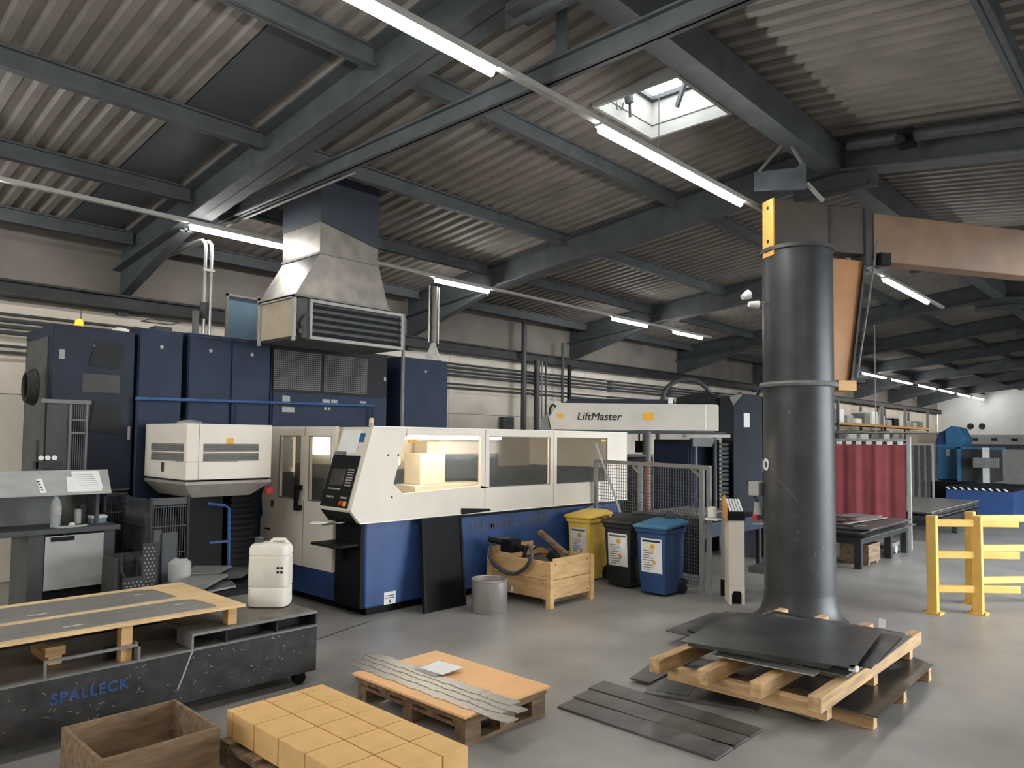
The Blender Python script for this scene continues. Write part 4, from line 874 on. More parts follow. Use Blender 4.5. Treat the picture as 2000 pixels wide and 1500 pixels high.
def strip(x0, x1, y0, y1, z, label, notch):
    t = thing('metal_strip', label, 'metal strip', ((x0 + x1) / 2, (y0 + y1) / 2, z))
    build('plate', MB().poly([(x0, y0), (x1 - notch, y0), (x1, y0 + .04), (x1 - .03, y1 - .05), (x1 - .12, y1), (x0, y1)], 'z', z, z + .004), SHEET, t)
    build('slot', MB().box(x1 - .22, x1 - .14, (y0 + y1) / 2 + .05, (y0 + y1) / 2 + .062, z + .004, z + .0045).box(x1 - .98, x1 - .86, y0 + .1, y0 + .112, z + .004, z + .0045), PAPER, t)
    return t
strip(.4, 2.5, 5.26, 5.66, .706, 'long grey metal strip with slots on the front plywood board', .02)
strip(.4, 2.42, 5.76, 6.24, .706, 'long grey metal strip lying behind its twin on the rear plywood board', .1)
# canister on the table
jc2 = thing('jerrycan', 'white half-full plastic jerrycan on the end of the black steel table', 'jerrycan', (3.06, 5.6, TZ))
def rr(cx, cy, hx, hy, z, k=6, rad=.07):
    pts = []
    for (sx, sy, a0_) in ((1, 1, 0), (-1, 1, 90), (-1, -1, 180), (1, -1, 270)):
        for i in range(k + 1):
            a = R(a0_ + 90 * i / k); pts.append(Vector((sx * (hx - rad) + rad * math.cos(a), sy * (hy - rad) + rad * math.sin(a), 0)))
    rot = Matrix.Rotation(R(-44), 3, 'Z')
    return [rot @ p + Vector((cx, cy, z)) for p in pts]
secs = [(.14, .11, .0), (.175, .135, .012), (.18, .14, .04), (.178, .138, .16), (.174, .135, .165), (.18, .14, .175), (.18, .14, .3), (.178, .139, .41), (.173, .133, .415), (.18, .14, .425), (.178, .138, .47), (.165, .125, .5), (.12, .09, .515)]
build('body', MB().loft([rr(3.1, 5.61, a * .9, b * .9, TZ + z) for a, b, z in secs]), CAN, jc2)
build('handle', MB().tube([Vector((3.1, 5.61, TZ)) + Matrix.Rotation(R(-44), 3, 'Z') @ Vector(p) for p in ((-.02, 0, .5), (.02, 0, .535), (.11, 0, .535), (.14, 0, .5))], .018, 8), CAN, jc2)
build('cap', MB().cyl(Vector((3.1, 5.61, TZ)) + Matrix.Rotation(R(-44), 3, 'Z') @ Vector((-.1, 0, .5)), Vector((3.1, 5.61, TZ)) + Matrix.Rotation(R(-44), 3, 'Z') @ Vector((-.1, 0, .555)), .035, 14), DGREY, jc2)
lb = MB()
for i in range(4):
    c_ = Vector((3.1, 5.61, TZ)) + Matrix.Rotation(R(-44), 3, 'Z') @ Vector((.09 + (i % 2) * .03, -.1275, .29 + (i // 2) * .035)); lb.rbox(c_, (.02, .002, .02), Matrix.Rotation(R(-44), 3, 'Z'))
build('pictograms', lb, INKD, jc2)

# ---------------------------------------------------------------- work bench, left
wb = thing('work_bench', 'grey work bench with sloping document shelf and pale cupboard door at the left edge', 'bench', (2.35, 8.4, 0))
build('top', MB().box(1.6, 2.74, 7.96, 8.62, 1.0, 1.05), DGREY, wb, .006)
build('side', MB().box(2.6, 2.7, 8.0, 8.6, .0, 1.0), DGREY, wb); build('side', MB().box(1.95, 2.08, 8.0, 8.6, 0, 1.0), DGREY, wb)
dr_ = build('door', MB().box(2.085, 2.595, 7.985, 8.0, .47, .98), LGREY, wb, .004)
build('handle', MB().box(2.13, 2.33, 7.975, 7.985, .93, .97), BLACK, dr_)
build('plinth', MB().box(2.0, 2.69, 8.03, 8.55, .02, .46), BLACK, wb)
build('back_panel', MB().box(1.6, 2.62, 8.5, 8.53, 1.05, 1.4), GREY, wb)
build('sloping_shelf', MB().add([(1.6, 8.08, 1.36), (2.68, 8.08, 1.36), (2.78, 8.52, 1.57), (1.6, 8.52, 1.57), (1.6, 8.08, 1.375), (2.68, 8.08, 1.375), (2.78, 8.52, 1.585), (1.6, 8.52, 1.585)], [(3, 2, 1, 0), (4, 5, 6, 7), (0, 1, 5, 4), (1, 2, 6, 5), (2, 3, 7, 6), (3, 0, 4, 7)]), LGREY, wb)
build('shelf_bracket', MB().box(1.66, 1.69, 8.1, 8.5, 1.05, 1.37), DGREY, wb); build('shelf_bracket', MB().box(2.58, 2.61, 8.2, 8.5, 1.05, 1.4), DGREY, wb)
def onshelf(x, y, d=0): return (x, y, 1.375 + (y - 8.08) * .4773 + .003 + d)
def sheetq(x0, x1, y0, y1, d, sk=.0): return MB().add([onshelf(x0, y0, d), onshelf(x1, y0, d), onshelf(x1 + sk, y1, d), onshelf(x0 + sk, y1, d), onshelf(x0, y0, d + .002), onshelf(x1, y0, d + .002), onshelf(x1 + sk, y1, d + .002), onshelf(x0 + sk, y1, d + .002)], [(3, 2, 1, 0), (4, 5, 6, 7), (0, 1, 5, 4), (1, 2, 6, 5), (2, 3, 7, 6), (3, 0, 4, 7)])
solo('document', sheetq(2.29, 2.6, 8.1, 8.38, .0, .06), PAPER, 'lower white document sheet on the sloping shelf', 'paper', (2.45, 8.25, 1.45))
pd = solo('document', sheetq(2.36, 2.62, 8.14, 8.48, .003, .06), PAPER, 'upper white drawing sheet overlapping another on the sloping shelf', 'paper', (2.5, 8.3, 1.47))
pr = MB()
for i in range(6):
    y = 8.2 + i * .04; a = sheetq(2.42, 2.60, y, y + .008, .0055, .0); pr.add(a.v, a.f)
build('print', pr, LGREY, pd)
nt_ = solo('notice_strip', sheetq(2.06, 2.11, 8.1, 8.36, .0, .02), PAPER, 'narrow white notice strip at the left end of the sloping shelf', 'paper', (2.08, 8.2, 1.45))
pr = MB()
for i in range(4):
    a = sheetq(2.075, 2.095, 8.14 + i * .05, 8.16 + i * .05, .0025); pr.add(a.v, a.f)
build('print', pr, INKD, nt_)
wbt = thing('water_bottle', 'clear plastic water bottle standing on the work bench', 'bottle', (2.2, 8.12, 1.05))
build('body', MB().lathe([(.04, 0), (.045, .01), (.043, .08), (.046, .1), (.044, .17), (.046, .2), (.04, .25), (.017, .29), (.015, .31)], (2.2, 8.12, 1.05), 18), CLEAR, wbt)
build('cap', MB().cyl((2.2, 8.12, 1.36), (2.2, 8.12, 1.38), .017, 12), LGREY, wbt)
build('wrapper', MB().lathe([(.047, .12), (.0475, .125), (.0475, .2), (.047, .205)], (2.2, 8.12, 1.05), 18), LGREY, wbt)
sb = thing('spray_bottle', 'slim grey bottle with dark cap at the back of the bench', 'bottle', (2.46, 8.35, 1.05))
build('body', MB().lathe([(.03, 0), (.032, .01), (.032, .13), (.02, .15)], (2.46, 8.35, 1.05), 14), LGREY, sb)
build('cap', MB().cyl((2.46, 8.35, 1.2), (2.46, 8.35, 1.225), .018, 10), BLACK, sb)
tb_ = thing('tissue_box', 'small white and blue box at the right end of the bench', 'box', (2.62, 8.3, 1.05))
build('body', MB().box(2.56, 2.7, 8.25, 8.36, 1.05, 1.1), mat('box_blue', (120, 146, 168), .6), tb_)
build('lid', MB().box(2.555, 2.705, 8.245, 8.365, 1.1, 1.125), PAPER, tb_)
solo('note_sheet', MB().add([(2.17, 8.0, 1.053), (2.40, 7.99, 1.053), (2.5, 8.14, 1.053), (2.28, 8.16, 1.053), (2.17, 8.0, 1.055), (2.40, 7.99, 1.055), (2.5, 8.14, 1.055), (2.28, 8.16, 1.055)], [(3, 2, 1, 0), (4, 5, 6, 7), (0, 1, 5, 4), (1, 2, 6, 5), (2, 3, 7, 6), (3, 0, 4, 7)]), PAPER, 'white note sheet lying flat on the bench top', 'paper', (2.3, 8.07, 1.052))
solo('computer_mouse', MB().lathe([(.03, 0), (.028, .015), (.015, .025)], (2.37, 8.22, 1.05), 12), PAPER, 'small white puck behind the note sheet on the bench', 'puck', (2.37, 8.22, 1.05))
# wall side clutter at far left
cg = thing('grey_mesh_cage', 'grey mesh cage standing before the leftmost dark cabinet', 'cage', (2.5, 8.78, 0))
build('panel', MB().box(2.26, 2.46, 8.76, 8.78, 1.5, 2.28), DGREY, cg)
build('frame', MB().box(2.46, 2.48, 8.74, 8.78, 0, 2.3).box(2.62, 2.64, 8.74, 8.78, 0, 2.3).box(2.2, 2.66, 8.73, 8.78, 2.28, 2.32).box(2.46, 2.64, 8.75, 8.77, 2.1, 2.115).box(2.46, 2.64, 8.75, 8.77, 1.96, 1.98), GREY, cg)
ba = MB()
for i in range(7): ba.box(2.49 + i * .02, 2.494 + i * .02, 8.76, 8.765, 1.4, 2.28)
build('bars', ba, GREY, cg)
hc = thing('hose_coil', 'dark coiled hose hanging at the left edge beside the dark cabinet', 'hose', (2.12, 9.0, 2.5))
for k in range(4): build('loop', MB().tube([(2.12 + k * .02, 9.0 + (.13 + k * .01) * math.cos(t * math.pi / 9), 2.45 + (.15 + k * .01) * math.sin(t * math.pi / 9)) for t in range(18)], .02, 6, True), RUBBER, hc)
build('hook', MB().box(2.1, 2.3, 8.98, 9.02, 2.6, 2.63), GREY, hc)
gv = thing('gas_regulator', 'row of round gauges and valves above the document shelf at left', 'gauge', (2.27, 8.62, 1.7))
for k in range(3): build('dial', MB().cyl((2.18 + k * .06, 8.6, 1.71), (2.18 + k * .06, 8.63, 1.71), .024, 14), PAPER, gv)
build('manifold', MB().box(2.12, 2.38, 8.62, 8.66, 1.6, 1.67).box(2.14, 2.16, 8.62, 8.66, 1.05, 1.9), STEELB, gv)
# clutter between bench and machine
mc = thing('mesh_container', 'tall wire mesh container under the cream cabinet tray', 'container', (3.15, 8.1, 0))
ba = MB()
MX0, MX1, MY0, MY1 = 2.95, 3.32, 7.75, 8.5
for i in range(16): ba.box(MX0 + i * .0247 - .003, MX0 + i * .0247 + .003, MY0, MY0 + .006, .45, 1.3)
for i in range(26): ba.box(MX0, MX0 + .006, MY0 + i * .03 - .003, MY0 + i * .03 + .003, .45, 1.3)
for z in (.45, .75, 1.02, 1.22): ba.box(MX0, MX1, MY0 - .006, MY0, z - .005, z + .005).box(MX0 - .006, MX0, MY0, MY1, z - .005, z + .005)
build('wire_mesh', ba, DGREY, mc)
build('header', MB().box(MX0, MX1, MY0 - .004, MY0 + .02, 1.24, 1.31), DGREY, mc)
build('frame', MB().box(MX0 - .015, MX0 + .01, MY0 - .015, MY0 + .01, 0, 1.32).box(MX1 - .01, MX1 + .015, MY0 - .015, MY0 + .01, 0, 1.32).box(MX0 - .015, MX0 + .01, MY1 - .02, MY1, 0, 1.32).box(MX0, MX1, MY0, MY1, .4, .45), STEELB, mc)
build('load', MB().box(MX0 + .06, MX1 - .02, MY0 + .08, MY1 - .05, .45, 1.1), BLACK, mc)
mc2 = thing('mesh_container', 'low wire mesh container just right of the work bench', 'container', (2.82, 8.5, 0))
ba = MB()
for i in range(9): ba.box(2.79 + i * .025, 2.795 + i * .025, 8.55, 8.556, .6, 1.36)
for z in (.62, .9, 1.12, 1.34): ba.box(2.77, 3.01, 8.54, 8.55, z - .006, z + .006)
build('wire_mesh', ba, DGREY, mc2)
build('frame', MB().box(2.77, 2.79, 8.54, 8.57, 0, 1.36).box(3.0, 3.02, 8.54, 8.57, 0, 1.36).box(2.77, 3.02, 8.54, 8.56, 1.3, 1.37), DGREY, mc2)
build('load', MB().box(2.79, 3.0, 8.57, 8.8, .6, 1.2), BLACK, mc2)
ds = thing('dark_bin', 'dark open bin with hanging black hoses between bench and mesh container', 'bin', (2.72, 7.6, 0))
build('body', MB().box(2.5, 2.9, 7.35, 7.75, 0, .8), STEELB, ds, .03)
build('hose', MB().tube([(2.55, 7.34, .85), (2.53, 7.3, .7), (2.6, 7.28, .55), (2.68, 7.3, .62), (2.68, 7.34, .84)], .018, 7), RUBBER, ds)
def perforated(name, x0, x1, y, z0, z1, label):
    t = thing(name, label, 'metal sheet', ((x0 + x1) / 2, y, z0))
    build('sheet', MB().box(x0, x1, y, y + .01, z0, z1), STEELB, t)
    h = MB(); n = int((x1 - x0) / .035); k = int((z1 - z0) / .035)
    for i in range(n):
        for j in range(k):
            c_ = (x0 + .02 + (i + .5 * (j % 2)) * .034, y - .002, z0 + .02 + j * .034); h.cyl(c_, (c_[0], y, c_[2]), .010, 6)
    build('punched_holes', h, GREY, t)
perforated('perforated_sheet', 2.44, 2.63, 7.0, 0, .68, 'round-holed dark metal sheet standing behind the plywood board')
perforated('perforated_sheet', 2.66, 2.8, 7.15, 0, .95, 'taller round-holed dark metal sheet beside the grey upright')
gu = thing('grey_upright', 'plain grey folded sheet upright behind the plywood board', 'sheet metal', (3.0, 7.4, 0))
build('sheet', MB().box(2.93, 3.07, 7.4, 7.42, 0, 1.0).box(2.86, 2.93, 7.42, 7.44, 0, 1.03), DGREY, gu)
st = solo('sheet_stand', MB().box(2.85, 3.75, 6.5, 7.3, .0, .53), BLACK, 'low black stand carrying sheet metal scraps behind the jerrycan', 'stand', (3.3, 6.9, 0), bevel=.01)
def plate(pts, z, h, m, label, tilt=0):
    mb = MB(); n = len(pts); cx = sum(p[0] for p in pts) / n
    mb.add([(x, y, z + tilt * (x - cx)) for x, y in pts] + [(x, y, z + h + tilt * (x - cx)) for x, y in pts], [tuple(range(n))[::-1], tuple(range(n, 2 * n))] + [(i, (i + 1) % n, n + (i + 1) % n, n + i) for i in range(n)])
    return solo('metal_plate', mb, m, label, 'metal sheet', (cx, sum(p[1] for p in pts) / n, z))
plate([(2.84, 6.5), (2.86, 7.2), (3.5, 7.3), (3.3, 6.6)], .54, .02, SHEETM, 'dark sheet offcut at the bottom of the pile behind the jerrycan')
plate([(2.8, 6.78), (2.8, 6.34), (3.35, 6.88), (3.1, 7.1)], .59, .025, GREY, 'thick dark sheet offcut with a slot, nearest in the pile behind the jerrycan', .02)
plate([(3.1, 7.0), (3.45, 6.8), (3.8, 7.2), (3.5, 7.5)], .58, .012, SHEETM, 'flat dark sheet offcut at the right of the pile behind the jerrycan')
plate([(3.0, 7.1), (3.3, 6.95), (3.6, 7.3), (3.3, 7.5)], .62, .01, GREY, 'topmost dark sheet offcut of the pile behind the jerrycan', -.03)
wc = thing('white_canister', 'white canister with dark opening behind the sheet offcuts', 'canister', (2.98, 7.1, .6))
build('body', MB().lathe([(.09, 0), (.1, .02), (.1, .18), (.05, .22)], (2.99, 7.12, .565), 18), LGREY, wc)
build('opening', MB().cyl((3.0, 7.1, .785), (3.0, 7.1, .792), .035, 12), BLACK, wc)
bt = thing('blue_trolley_handle', 'thin blue trolley handle standing behind the jerrycan', 'trolley', (3.5, 7.4, 0))
build('pole', MB().tube([(3.62, 7.4, .03), (3.6, 7.4, 1.2), (3.55, 7.4, 1.23), (3.42, 7.5, 1.25)], .016, 8), BLUEP, bt)
build('crossbar', MB().tube([(3.4, 7.4, .86), (3.61, 7.4, .86)], .014, 7), BLUEP, bt)
build('foot', MB().box(3.5, 3.72, 7.3, 7.5, 0, .04), BLUEP, bt)

# ---------------------------------------------------------------- orange board on a pallet, front centre
def euro(name, label, x0, y0, lx, ly, m=WOODD):          # deck boards run along X
    t = thing(name, label, 'pallet', (x0 + lx / 2, y0 + ly / 2, 0))
    n = 5
    for i in range(n):
        yy = y0 + i * (ly - .12) / (n - 1); build('deck_board', MB().box(x0, x0 + lx, yy, yy + .12, .122, .144), m, t, .002)
    for xx in (x0, x0 + lx / 2 - .07, x0 + lx - .14):
        build('cross_board', MB().box(xx, xx + .14, y0, y0 + ly, .1, .122), m, t)
    for yy in (y0, y0 + ly / 2 - .05, y0 + ly - .1):
        for xx in (x0, x0 + lx / 2 - .07, x0 + lx - .14):
            build('block', MB().box(xx, xx + .14, yy, yy + .1, .022, .1), m, t)
        build('skid', MB().box(x0, x0 + lx, yy, yy + .1, 0, .022), m, t)
    return t
euro('pallet', 'worn wooden pallet under the orange board', 3.27, 3.44, .78, 1.16)
solo('orange_board', MB().box(3.24, 4.07, 3.41, 4.64, .185, .2), MDF, 'orange fibre board on a low pallet with grey strips and papers on it', 'board', (3.65, 4.0, .185))
solo('board_stack', MB().box(3.26, 4.05, 3.43, 4.62, .145, .184), WOODD, 'dark board layer between the orange board and its pallet', 'board', (3.65, 4.0, .145))
def zstrip(k, x0, y0, y1, label):
    mb = MB(); pts = []; n = 12; w = .1
    for i in range(n + 1):
        y = y0 + (y1 - y0) * i / n; pts.append((x0 - .012 * (i % 2), y)); pts.append((x0 + .012 - .012 * (i % 2), y + .008))
    pts2 = []
    for i in range(n, -1, -1):
        y = y0 + (y1 - y0) * i / n; pts2.append((x0 + w + .012 * ((i + 1) % 2), y)); pts2.append((x0 + w - .006, y - .008))
    mb.poly(pts + pts2, 'z', .2005 + k * .004, .2045 + k * .004)
    return solo('notched_strip', mb, SHEET, label, 'metal strip', (x0, (y0 + y1) / 2, .2 + k * .004))
zstrip(0, 3.34, 3.15, 4.78, 'leftmost notched grey metal strip on the orange board')
zstrip(1, 3.42, 3.28, 4.9, 'second notched grey metal strip from the left on the orange board')
zstrip(2, 3.49, 3.2, 4.86, 'third notched grey metal strip from the left on the orange board')
zstrip(3, 3.55, 3.32, 4.92, 'notched grey metal strip nearest to the papers on the orange board')
pp_ = solo('paper_stack', MB().add([(3.6, 4.36, .221), (3.86, 4.34, .221), (3.84, 4.08, .221), (3.58, 4.1, .221), (3.6, 4.36, .226), (3.86, 4.34, .226), (3.84, 4.08, .226), (3.58, 4.1, .226)], [(3, 2, 1, 0), (4, 5, 6, 7), (0, 1, 5, 4), (1, 2, 6, 5), (2, 3, 7, 6), (3, 0, 4, 7)]), CLEAR, 'clear document sleeve under the papers on the orange board', 'sleeve', (3.7, 4.2, .22))
solo('paper_sheet', MB().add([(3.62, 4.31, .2265), (3.84, 4.34, .2265), (3.85, 4.08, .23), (3.63, 4.07, .2265), (3.62, 4.31, .2285), (3.84, 4.34, .2285), (3.85, 4.08, .232), (3.63, 4.07, .2285)], [(3, 2, 1, 0), (4, 5, 6, 7), (0, 1, 5, 4), (1, 2, 6, 5), (2, 3, 7, 6), (3, 0, 4, 7)]), PAPER, 'white paper sheet on the orange board beside the grey strips', 'paper', (3.7, 4.2, .226))
# cartons at the bottom edge
ORD = ('first', 'second', 'third', 'fourth', 'fifth', 'sixth', 'seventh', 'eighth', 'ninth', 'tenth', 'eleventh', 'twelfth')
cgp = 'cartons packed in rows at the bottom edge'
xs = [2.79, 2.605, 2.37, 2.12]; ys = [4.33, 4.25, 3.99, 3.72, 3.45, 3.18, 2.9]
for i in range(3):
    for j in range(6):
        solo('carton', MB().box(xs[i + 1] + .005, xs[i] - .005, ys[j + 1] + .005, ys[j] - .005, .145, .3), CARTON, 'brown carton, ' + ORD[j] + ' row from the far edge, ' + ORD[i] + ' from the right side', 'carton', ((xs[i] + xs[i + 1]) / 2, (ys[j] + ys[j + 1]) / 2, .145), cgp, bevel=.004)
solo('dark_base_sheet', MB().box(2.13, 2.78, 2.91, 4.32, .1445, .1449), BLACK, 'dark sheet under the block of cartons', 'sheet', (2.2, 3.6, .1445))
euro('pallet', 'wooden pallet under the block of cartons at the bottom edge', 2.08, 2.95, .7, 1.36)
ob = thing('open_crate', 'brown open wooden crate with only its top corner showing at the bottom edge', 'crate', (1.6, 4.4, 0))
for a in ((1.35, 1.98, 4.70, 4.72), (1.96, 1.98, 4.1, 4.70), (1.35, 1.37, 4.1, 4.7), (1.37, 1.96, 4.1, 4.12)):
    build('side_board', MB().box(*a, .02, .3), WOODD, ob)
build('bottom', MB().box(1.35, 1.98, 4.1, 4.72, 0, .02), WOODD, ob)

# ---------------------------------------------------------------- timber pallet with steel sheets, front right
tp = thing('timber_pallet', 'big timber pallet of square beams loaded with dark steel sheets', 'pallet', (5.98, 2.45, .1))
for i, y in enumerate((2.97, 2.58, 2.19, 1.80)): build('beam', MB().box(4.80 + .012 * i, 7.16, y, y + .085, .215, .32), WOODX, tp, .005)
for x in (5.02, 5.98, 6.92): build('cross_beam', MB().box(x, x + .09, 1.83, 3.03, .115, .215), WOODY, tp, .005)
def quad_plate(pts, z, h, m, label, name='steel_sheet', zc=None):
    zz = zc or [z] * len(pts); n = len(pts); mb = MB()
    mb.add([(p[0], p[1], q) for p, q in zip(pts, zz)] + [(p[0], p[1], q + h) for p, q in zip(pts, zz)], [tuple(range(n))[::-1], tuple(range(n, 2 * n))] + [(i, (i + 1) % n, n + (i + 1) % n, n + i) for i in range(n)])
    return solo(name, mb, m, label, 'steel sheet', (sum(p[0] for p in pts) / n, sum(p[1] for p in pts) / n, z))
quad_plate([(5.35, 1.86), (6.9, 1.86), (6.9, 3.0), (5.35, 3.0)], .322, .02, SHEETD, 'lowest dark steel sheet on the timber beams')
quad_plate([(5.3, 1.8), (6.55, 1.78), (6.75, 2.9), (5.3, 2.92)], .344, .012, SHEETM, 'second dark steel sheet up on the timber pallet')
quad_plate([(5.07, 2.68), (5.12, 1.95), (5.25, 1.96), (5.2, 2.68)], .358, .006, ALU, 'narrow pale metal strip poking out under the top steel sheet')
quad_plate([(5.7, 1.72), (6.7, 1.75), (6.75, 2.4), (5.7, 2.4)], .366, .008, SHEETM, 'third steel sheet up, its right edge showing under the top sheet')
quad_plate([(5.5, 1.70), (6.6, 1.80), (6.55, 2.5), (5.5, 2.4)], .38, .006, SHEETD, 'fourth steel sheet up, skewed to the right under the top sheet')
quad_plate([(5.06, 2.88), (5.24, 1.90), (6.4, 2.0), (6.2, 3.0)], .392, .035, SHEETD, 'thick pack of steel sheets directly under the large top sheet')
quad_plate([(4.99, 2.91), (5.24, 1.73), (6.47, 1.91), (6.21, 3.04)], .43, .006, SHEETD, 'large smooth dark steel sheet on top of the timber pallet')
solo('paper_tag', MB().bar((6.52, 1.93, .44), (6.53, 1.93, .51), .05, .004), PAPER, 'small white tag standing at the far right corner of the top steel sheet', 'tag', (6.52, 1.93, .44))
solo('tape_end', MB().box(5.26, 5.31, 1.72, 1.77, .405, .436), PAPER, 'small white wrapped corner at the near right of the top steel sheet', 'tag', (5.28, 1.74, .4))
# low sheets and supports around it
quad_plate([(4.88, 3.15), (5.14, 2.38), (6.2, 2.7), (5.9, 3.5)], .004, .018, SHEETM, 'dark steel sheet lying under the timber pallet at its left front')
quad_plate([(5.08, 3.22), (5.06, 3.40), (6.0, 3.6), (6.1, 3.3)], .0225, .012, SHEETM, 'dark steel sheet corner at the far left of the timber pallet')
for i, (x0, y0) in enumerate(((5.13, 3.04), (5.24, 2.70))):
    quad_plate([(x0 - .16, y0 + .06), (x0 - .09, y0 - .17), (x0 + .7, y0 + .05), (x0 + .6, y0 + .28)], .0225, .003, SHEETD, ('dark band across the steel sheet under the timber pallet, farther one', 'dark band across the steel sheet under the timber pallet, nearer one')[i])
quad_plate([(5.22, 1.98), (5.3, 2.40), (6.6, 2.6), (6.6, 1.98)], .0262, .012, SHEETM, 'dark steel sheet on the floor under the near beams of the pallet')
quad_plate([(6.2, 3.44), (6.23, 3.78), (7.25, 3.82), (7.3, 3.4)], .125, .01, SHEETM, 'rusty edged steel sheet at the back left of the timber pallet')
quad_plate([(6.3, 3.3), (6.32, 3.6), (7.3, 3.7), (7.35, 3.2)], .145, .01, SHEETD, 'dark steel sheet overlapping the rusty one behind the timber pallet')
solo('low_timber', MB().box(6.3, 7.2, 3.4, 3.48, .0, .125), WOODD, 'low timber under the rusty steel sheets behind the pallet', 'timber', (6.7, 3.44, 0))
quad_plate([(5.35, 1.62), (6.93, 1.66), (7.15, 1.95), (5.35, 1.95)], .105, .008, SHEETD, 'long dark steel sheet sticking out along the right side of the timber pallet')
for i, x in enumerate((5.4, 6.1, 6.8)): solo('support_timber', MB().box(x, x + .08, 1.66, 1.95, 0, .104), WOODY, ('support timber with pale end under the long right hand sheet, nearest of three', 'middle support timber under the long right hand sheet', 'farthest support timber under the long right hand sheet')[i], 'timber', (x, 1.8, 0), bevel=.004)
for x_ in (5.45, 6.4): solo('support_timber', MB().box(x_, x_ + .09, 2.0, 2.9, .039, .114), WOODD, ('low timber carrying the near cross beam inside the pallet stack', 'low timber carrying the far cross beam inside the pallet stack')[x_ > 6], 'timber', (x_, 2.4, .04))
for i in range(3):
    quad_plate([(4.2 + i * .235, 3.44 + i * .045), (4.62 + i * .05, 2.9 + i * .1), (4.72 + i * .1, 2.94 + i * .12), (4.33 + i * .21, 3.52 + i * .02)] if 0 else
               [(4.20 + i * .24, 3.45 + i * .04), (4.20 + i * .24 + .0, 2.2), (4.46 + i * .2, 2.2), (4.40 + i * .25, 3.46 + i * .04)], .004 + .0 * i, .012, SHEETM,
               ('nearest flat steel bar on the floor at the bottom edge', 'middle flat steel bar on the floor beside the timber pallet', 'flat steel bar on the floor closest to the timber pallet')[i], 'steel_bar')

# ---------------------------------------------------------------- yellow barrier
def barrier(name, label, p, q, posts):
    t = thing(name, label, 'barrier', p)
    P0, Q0 = Vector(p), Vector(q)
    for s in posts:
        c = P0 + (Q0 - P0) * s
        build('post', MB().bar(c, c + Vector((0, 0, 1.12)), .105), YELP, t, .008)
        build('base_plate', MB().bar(c + Vector((0, 0, .0)), c + Vector((0, 0, .015)), .19), YELP, t)
        build('base_bolts', MB().cyl(c + Vector((.075, .075, .015)), c + Vector((.075, .075, .035)), .01, 6).cyl(c + Vector((-.075, .075, .015)), c + Vector((-.075, .075, .035)), .01, 6).cyl(c + Vector((-.075, -.075, .015)), c + Vector((-.075, -.075, .035)), .01, 6), GREY, t)
    for z in (1.035, .67, .28): build('rail', MB().bar(P0 + Vector((0, 0, z)) + (Q0 - P0).normalized() * .04, Q0 + Vector((0, 0, z)), .05, .085), YELP, t, .008)
    return t
barrier('safety_barrier', 'yellow steel guard barrier in front of the stacks at the right', (9.58, 2.28, 0), (10.25, 1.55, 0), (0, .52))
barrier('safety_barrier', 'yellow barrier standing just behind the other one at the right edge', (10.5, 2.08, 0), (11.2, 1.5, 0), (0, 1))

# ---------------------------------------------------------------- steel stacks and welding curtain, right
s1 = thing('stack_table', 'dark steel table with legs carrying the front sheet stack right of the pillar', 'table', (13.3, 4.6, 0))
build('frame', MB().box(12.0, 14.5, 3.84, 3.94, .38, .47).box(12.0, 14.5, 5.2, 5.3, .38, .47).box(12.0, 12.1, 3.94, 5.2, .38, .47).box(14.4, 14.5, 3.94, 5.2, .38, .47), STEELB, s1)
for a, b in ((12.0, 3.84), (13.5, 3.84), (14.4, 3.84), (12.0, 5.2), (14.4, 5.2)): build('leg', MB().box(a, a + .1, b, b + .1, 0, .38), STEELB, s1)
rs = random.Random(5)
for i in range(7):
    a, b, c, d = (rs.uniform(-.2, .2) for _ in range(4))
    solo('stacked_sheet', MB().box(12.0 + a, 14.45 + b, 3.84 + c * .6, 5.25 + d, .475 + i * .022, .490 + i * .022), (SHEETD, SHEETM, SHEETD, SHEET, SHEETD, SHEETD, SHEETM)[i],
         ('bottom dark', 'second dull', 'third dark', 'fourth pale', 'fifth dark', 'sixth dark', 'topmost grey')[i] + ' sheet of the stack on the table right of the pillar', 'metal sheet', (13.2, 4.5, .475 + i * .022))
quad_plate([(12.6, 4.0), (13.2, 3.9), (13.6, 4.6), (12.9, 4.8)], .63, .012, SHEETD, 'dark offcut lying on the stack right of the pillar')
quad_plate([(13.0, 4.1), (13.9, 4.0), (14.0, 4.25), (13.1, 4.4)], .645, .01, ALU, 'bright offcut lying on the stack right of the pillar')
for i, (pts, m_) in enumerate((([(12.15, 4.0), (12.5, 3.9), (12.6, 4.2), (12.2, 4.35)], SHEETD), ([(12.3, 4.5), (13.0, 4.4), (13.1, 4.9), (12.5, 5.0)], SHEETD), ([(13.6, 4.3), (14.3, 4.2), (14.4, 4.7), (13.7, 4.9)], GREY), ([(12.2, 4.1), (12.9, 4.05), (12.9, 4.12), (12.2, 4.17)], ALU))):
    quad_plate(pts, (.63, .645, .63, .66)[i], .012, m_, ('small dark offcut at the near left corner of the stack right of the pillar', 'broad dark offcut at the back of the stack right of the pillar', 'grey offcut at the far end of the stack right of the pillar', 'narrow bright strip on the near edge of the stack right of the pillar')[i], 'metal_offcut')
uc = thing('small_crate', 'small wooden crate under the stack table right of the pillar', 'crate', (12.7, 4.05, 0))
build('side', MB().box(12.42, 12.44, 3.86, 4.3, .05, .33).box(12.44, 13.0, 3.86, 3.88, .05, .33), WOODD, uc)
build('side', MB().box(12.98, 13.0, 3.88, 4.3, .05, .33).box(12.44, 12.98, 4.28, 4.3, .05, .33), WOODD, uc)
build('bottom', MB().box(12.44, 12.98, 3.88, 4.28, .05, .08), WOODD, uc)
build('skid', MB().box(12.46, 12.54, 3.88, 4.28, 0, .05).box(12.88, 12.96, 3.88, 4.28, 0, .05), WOODD, uc)
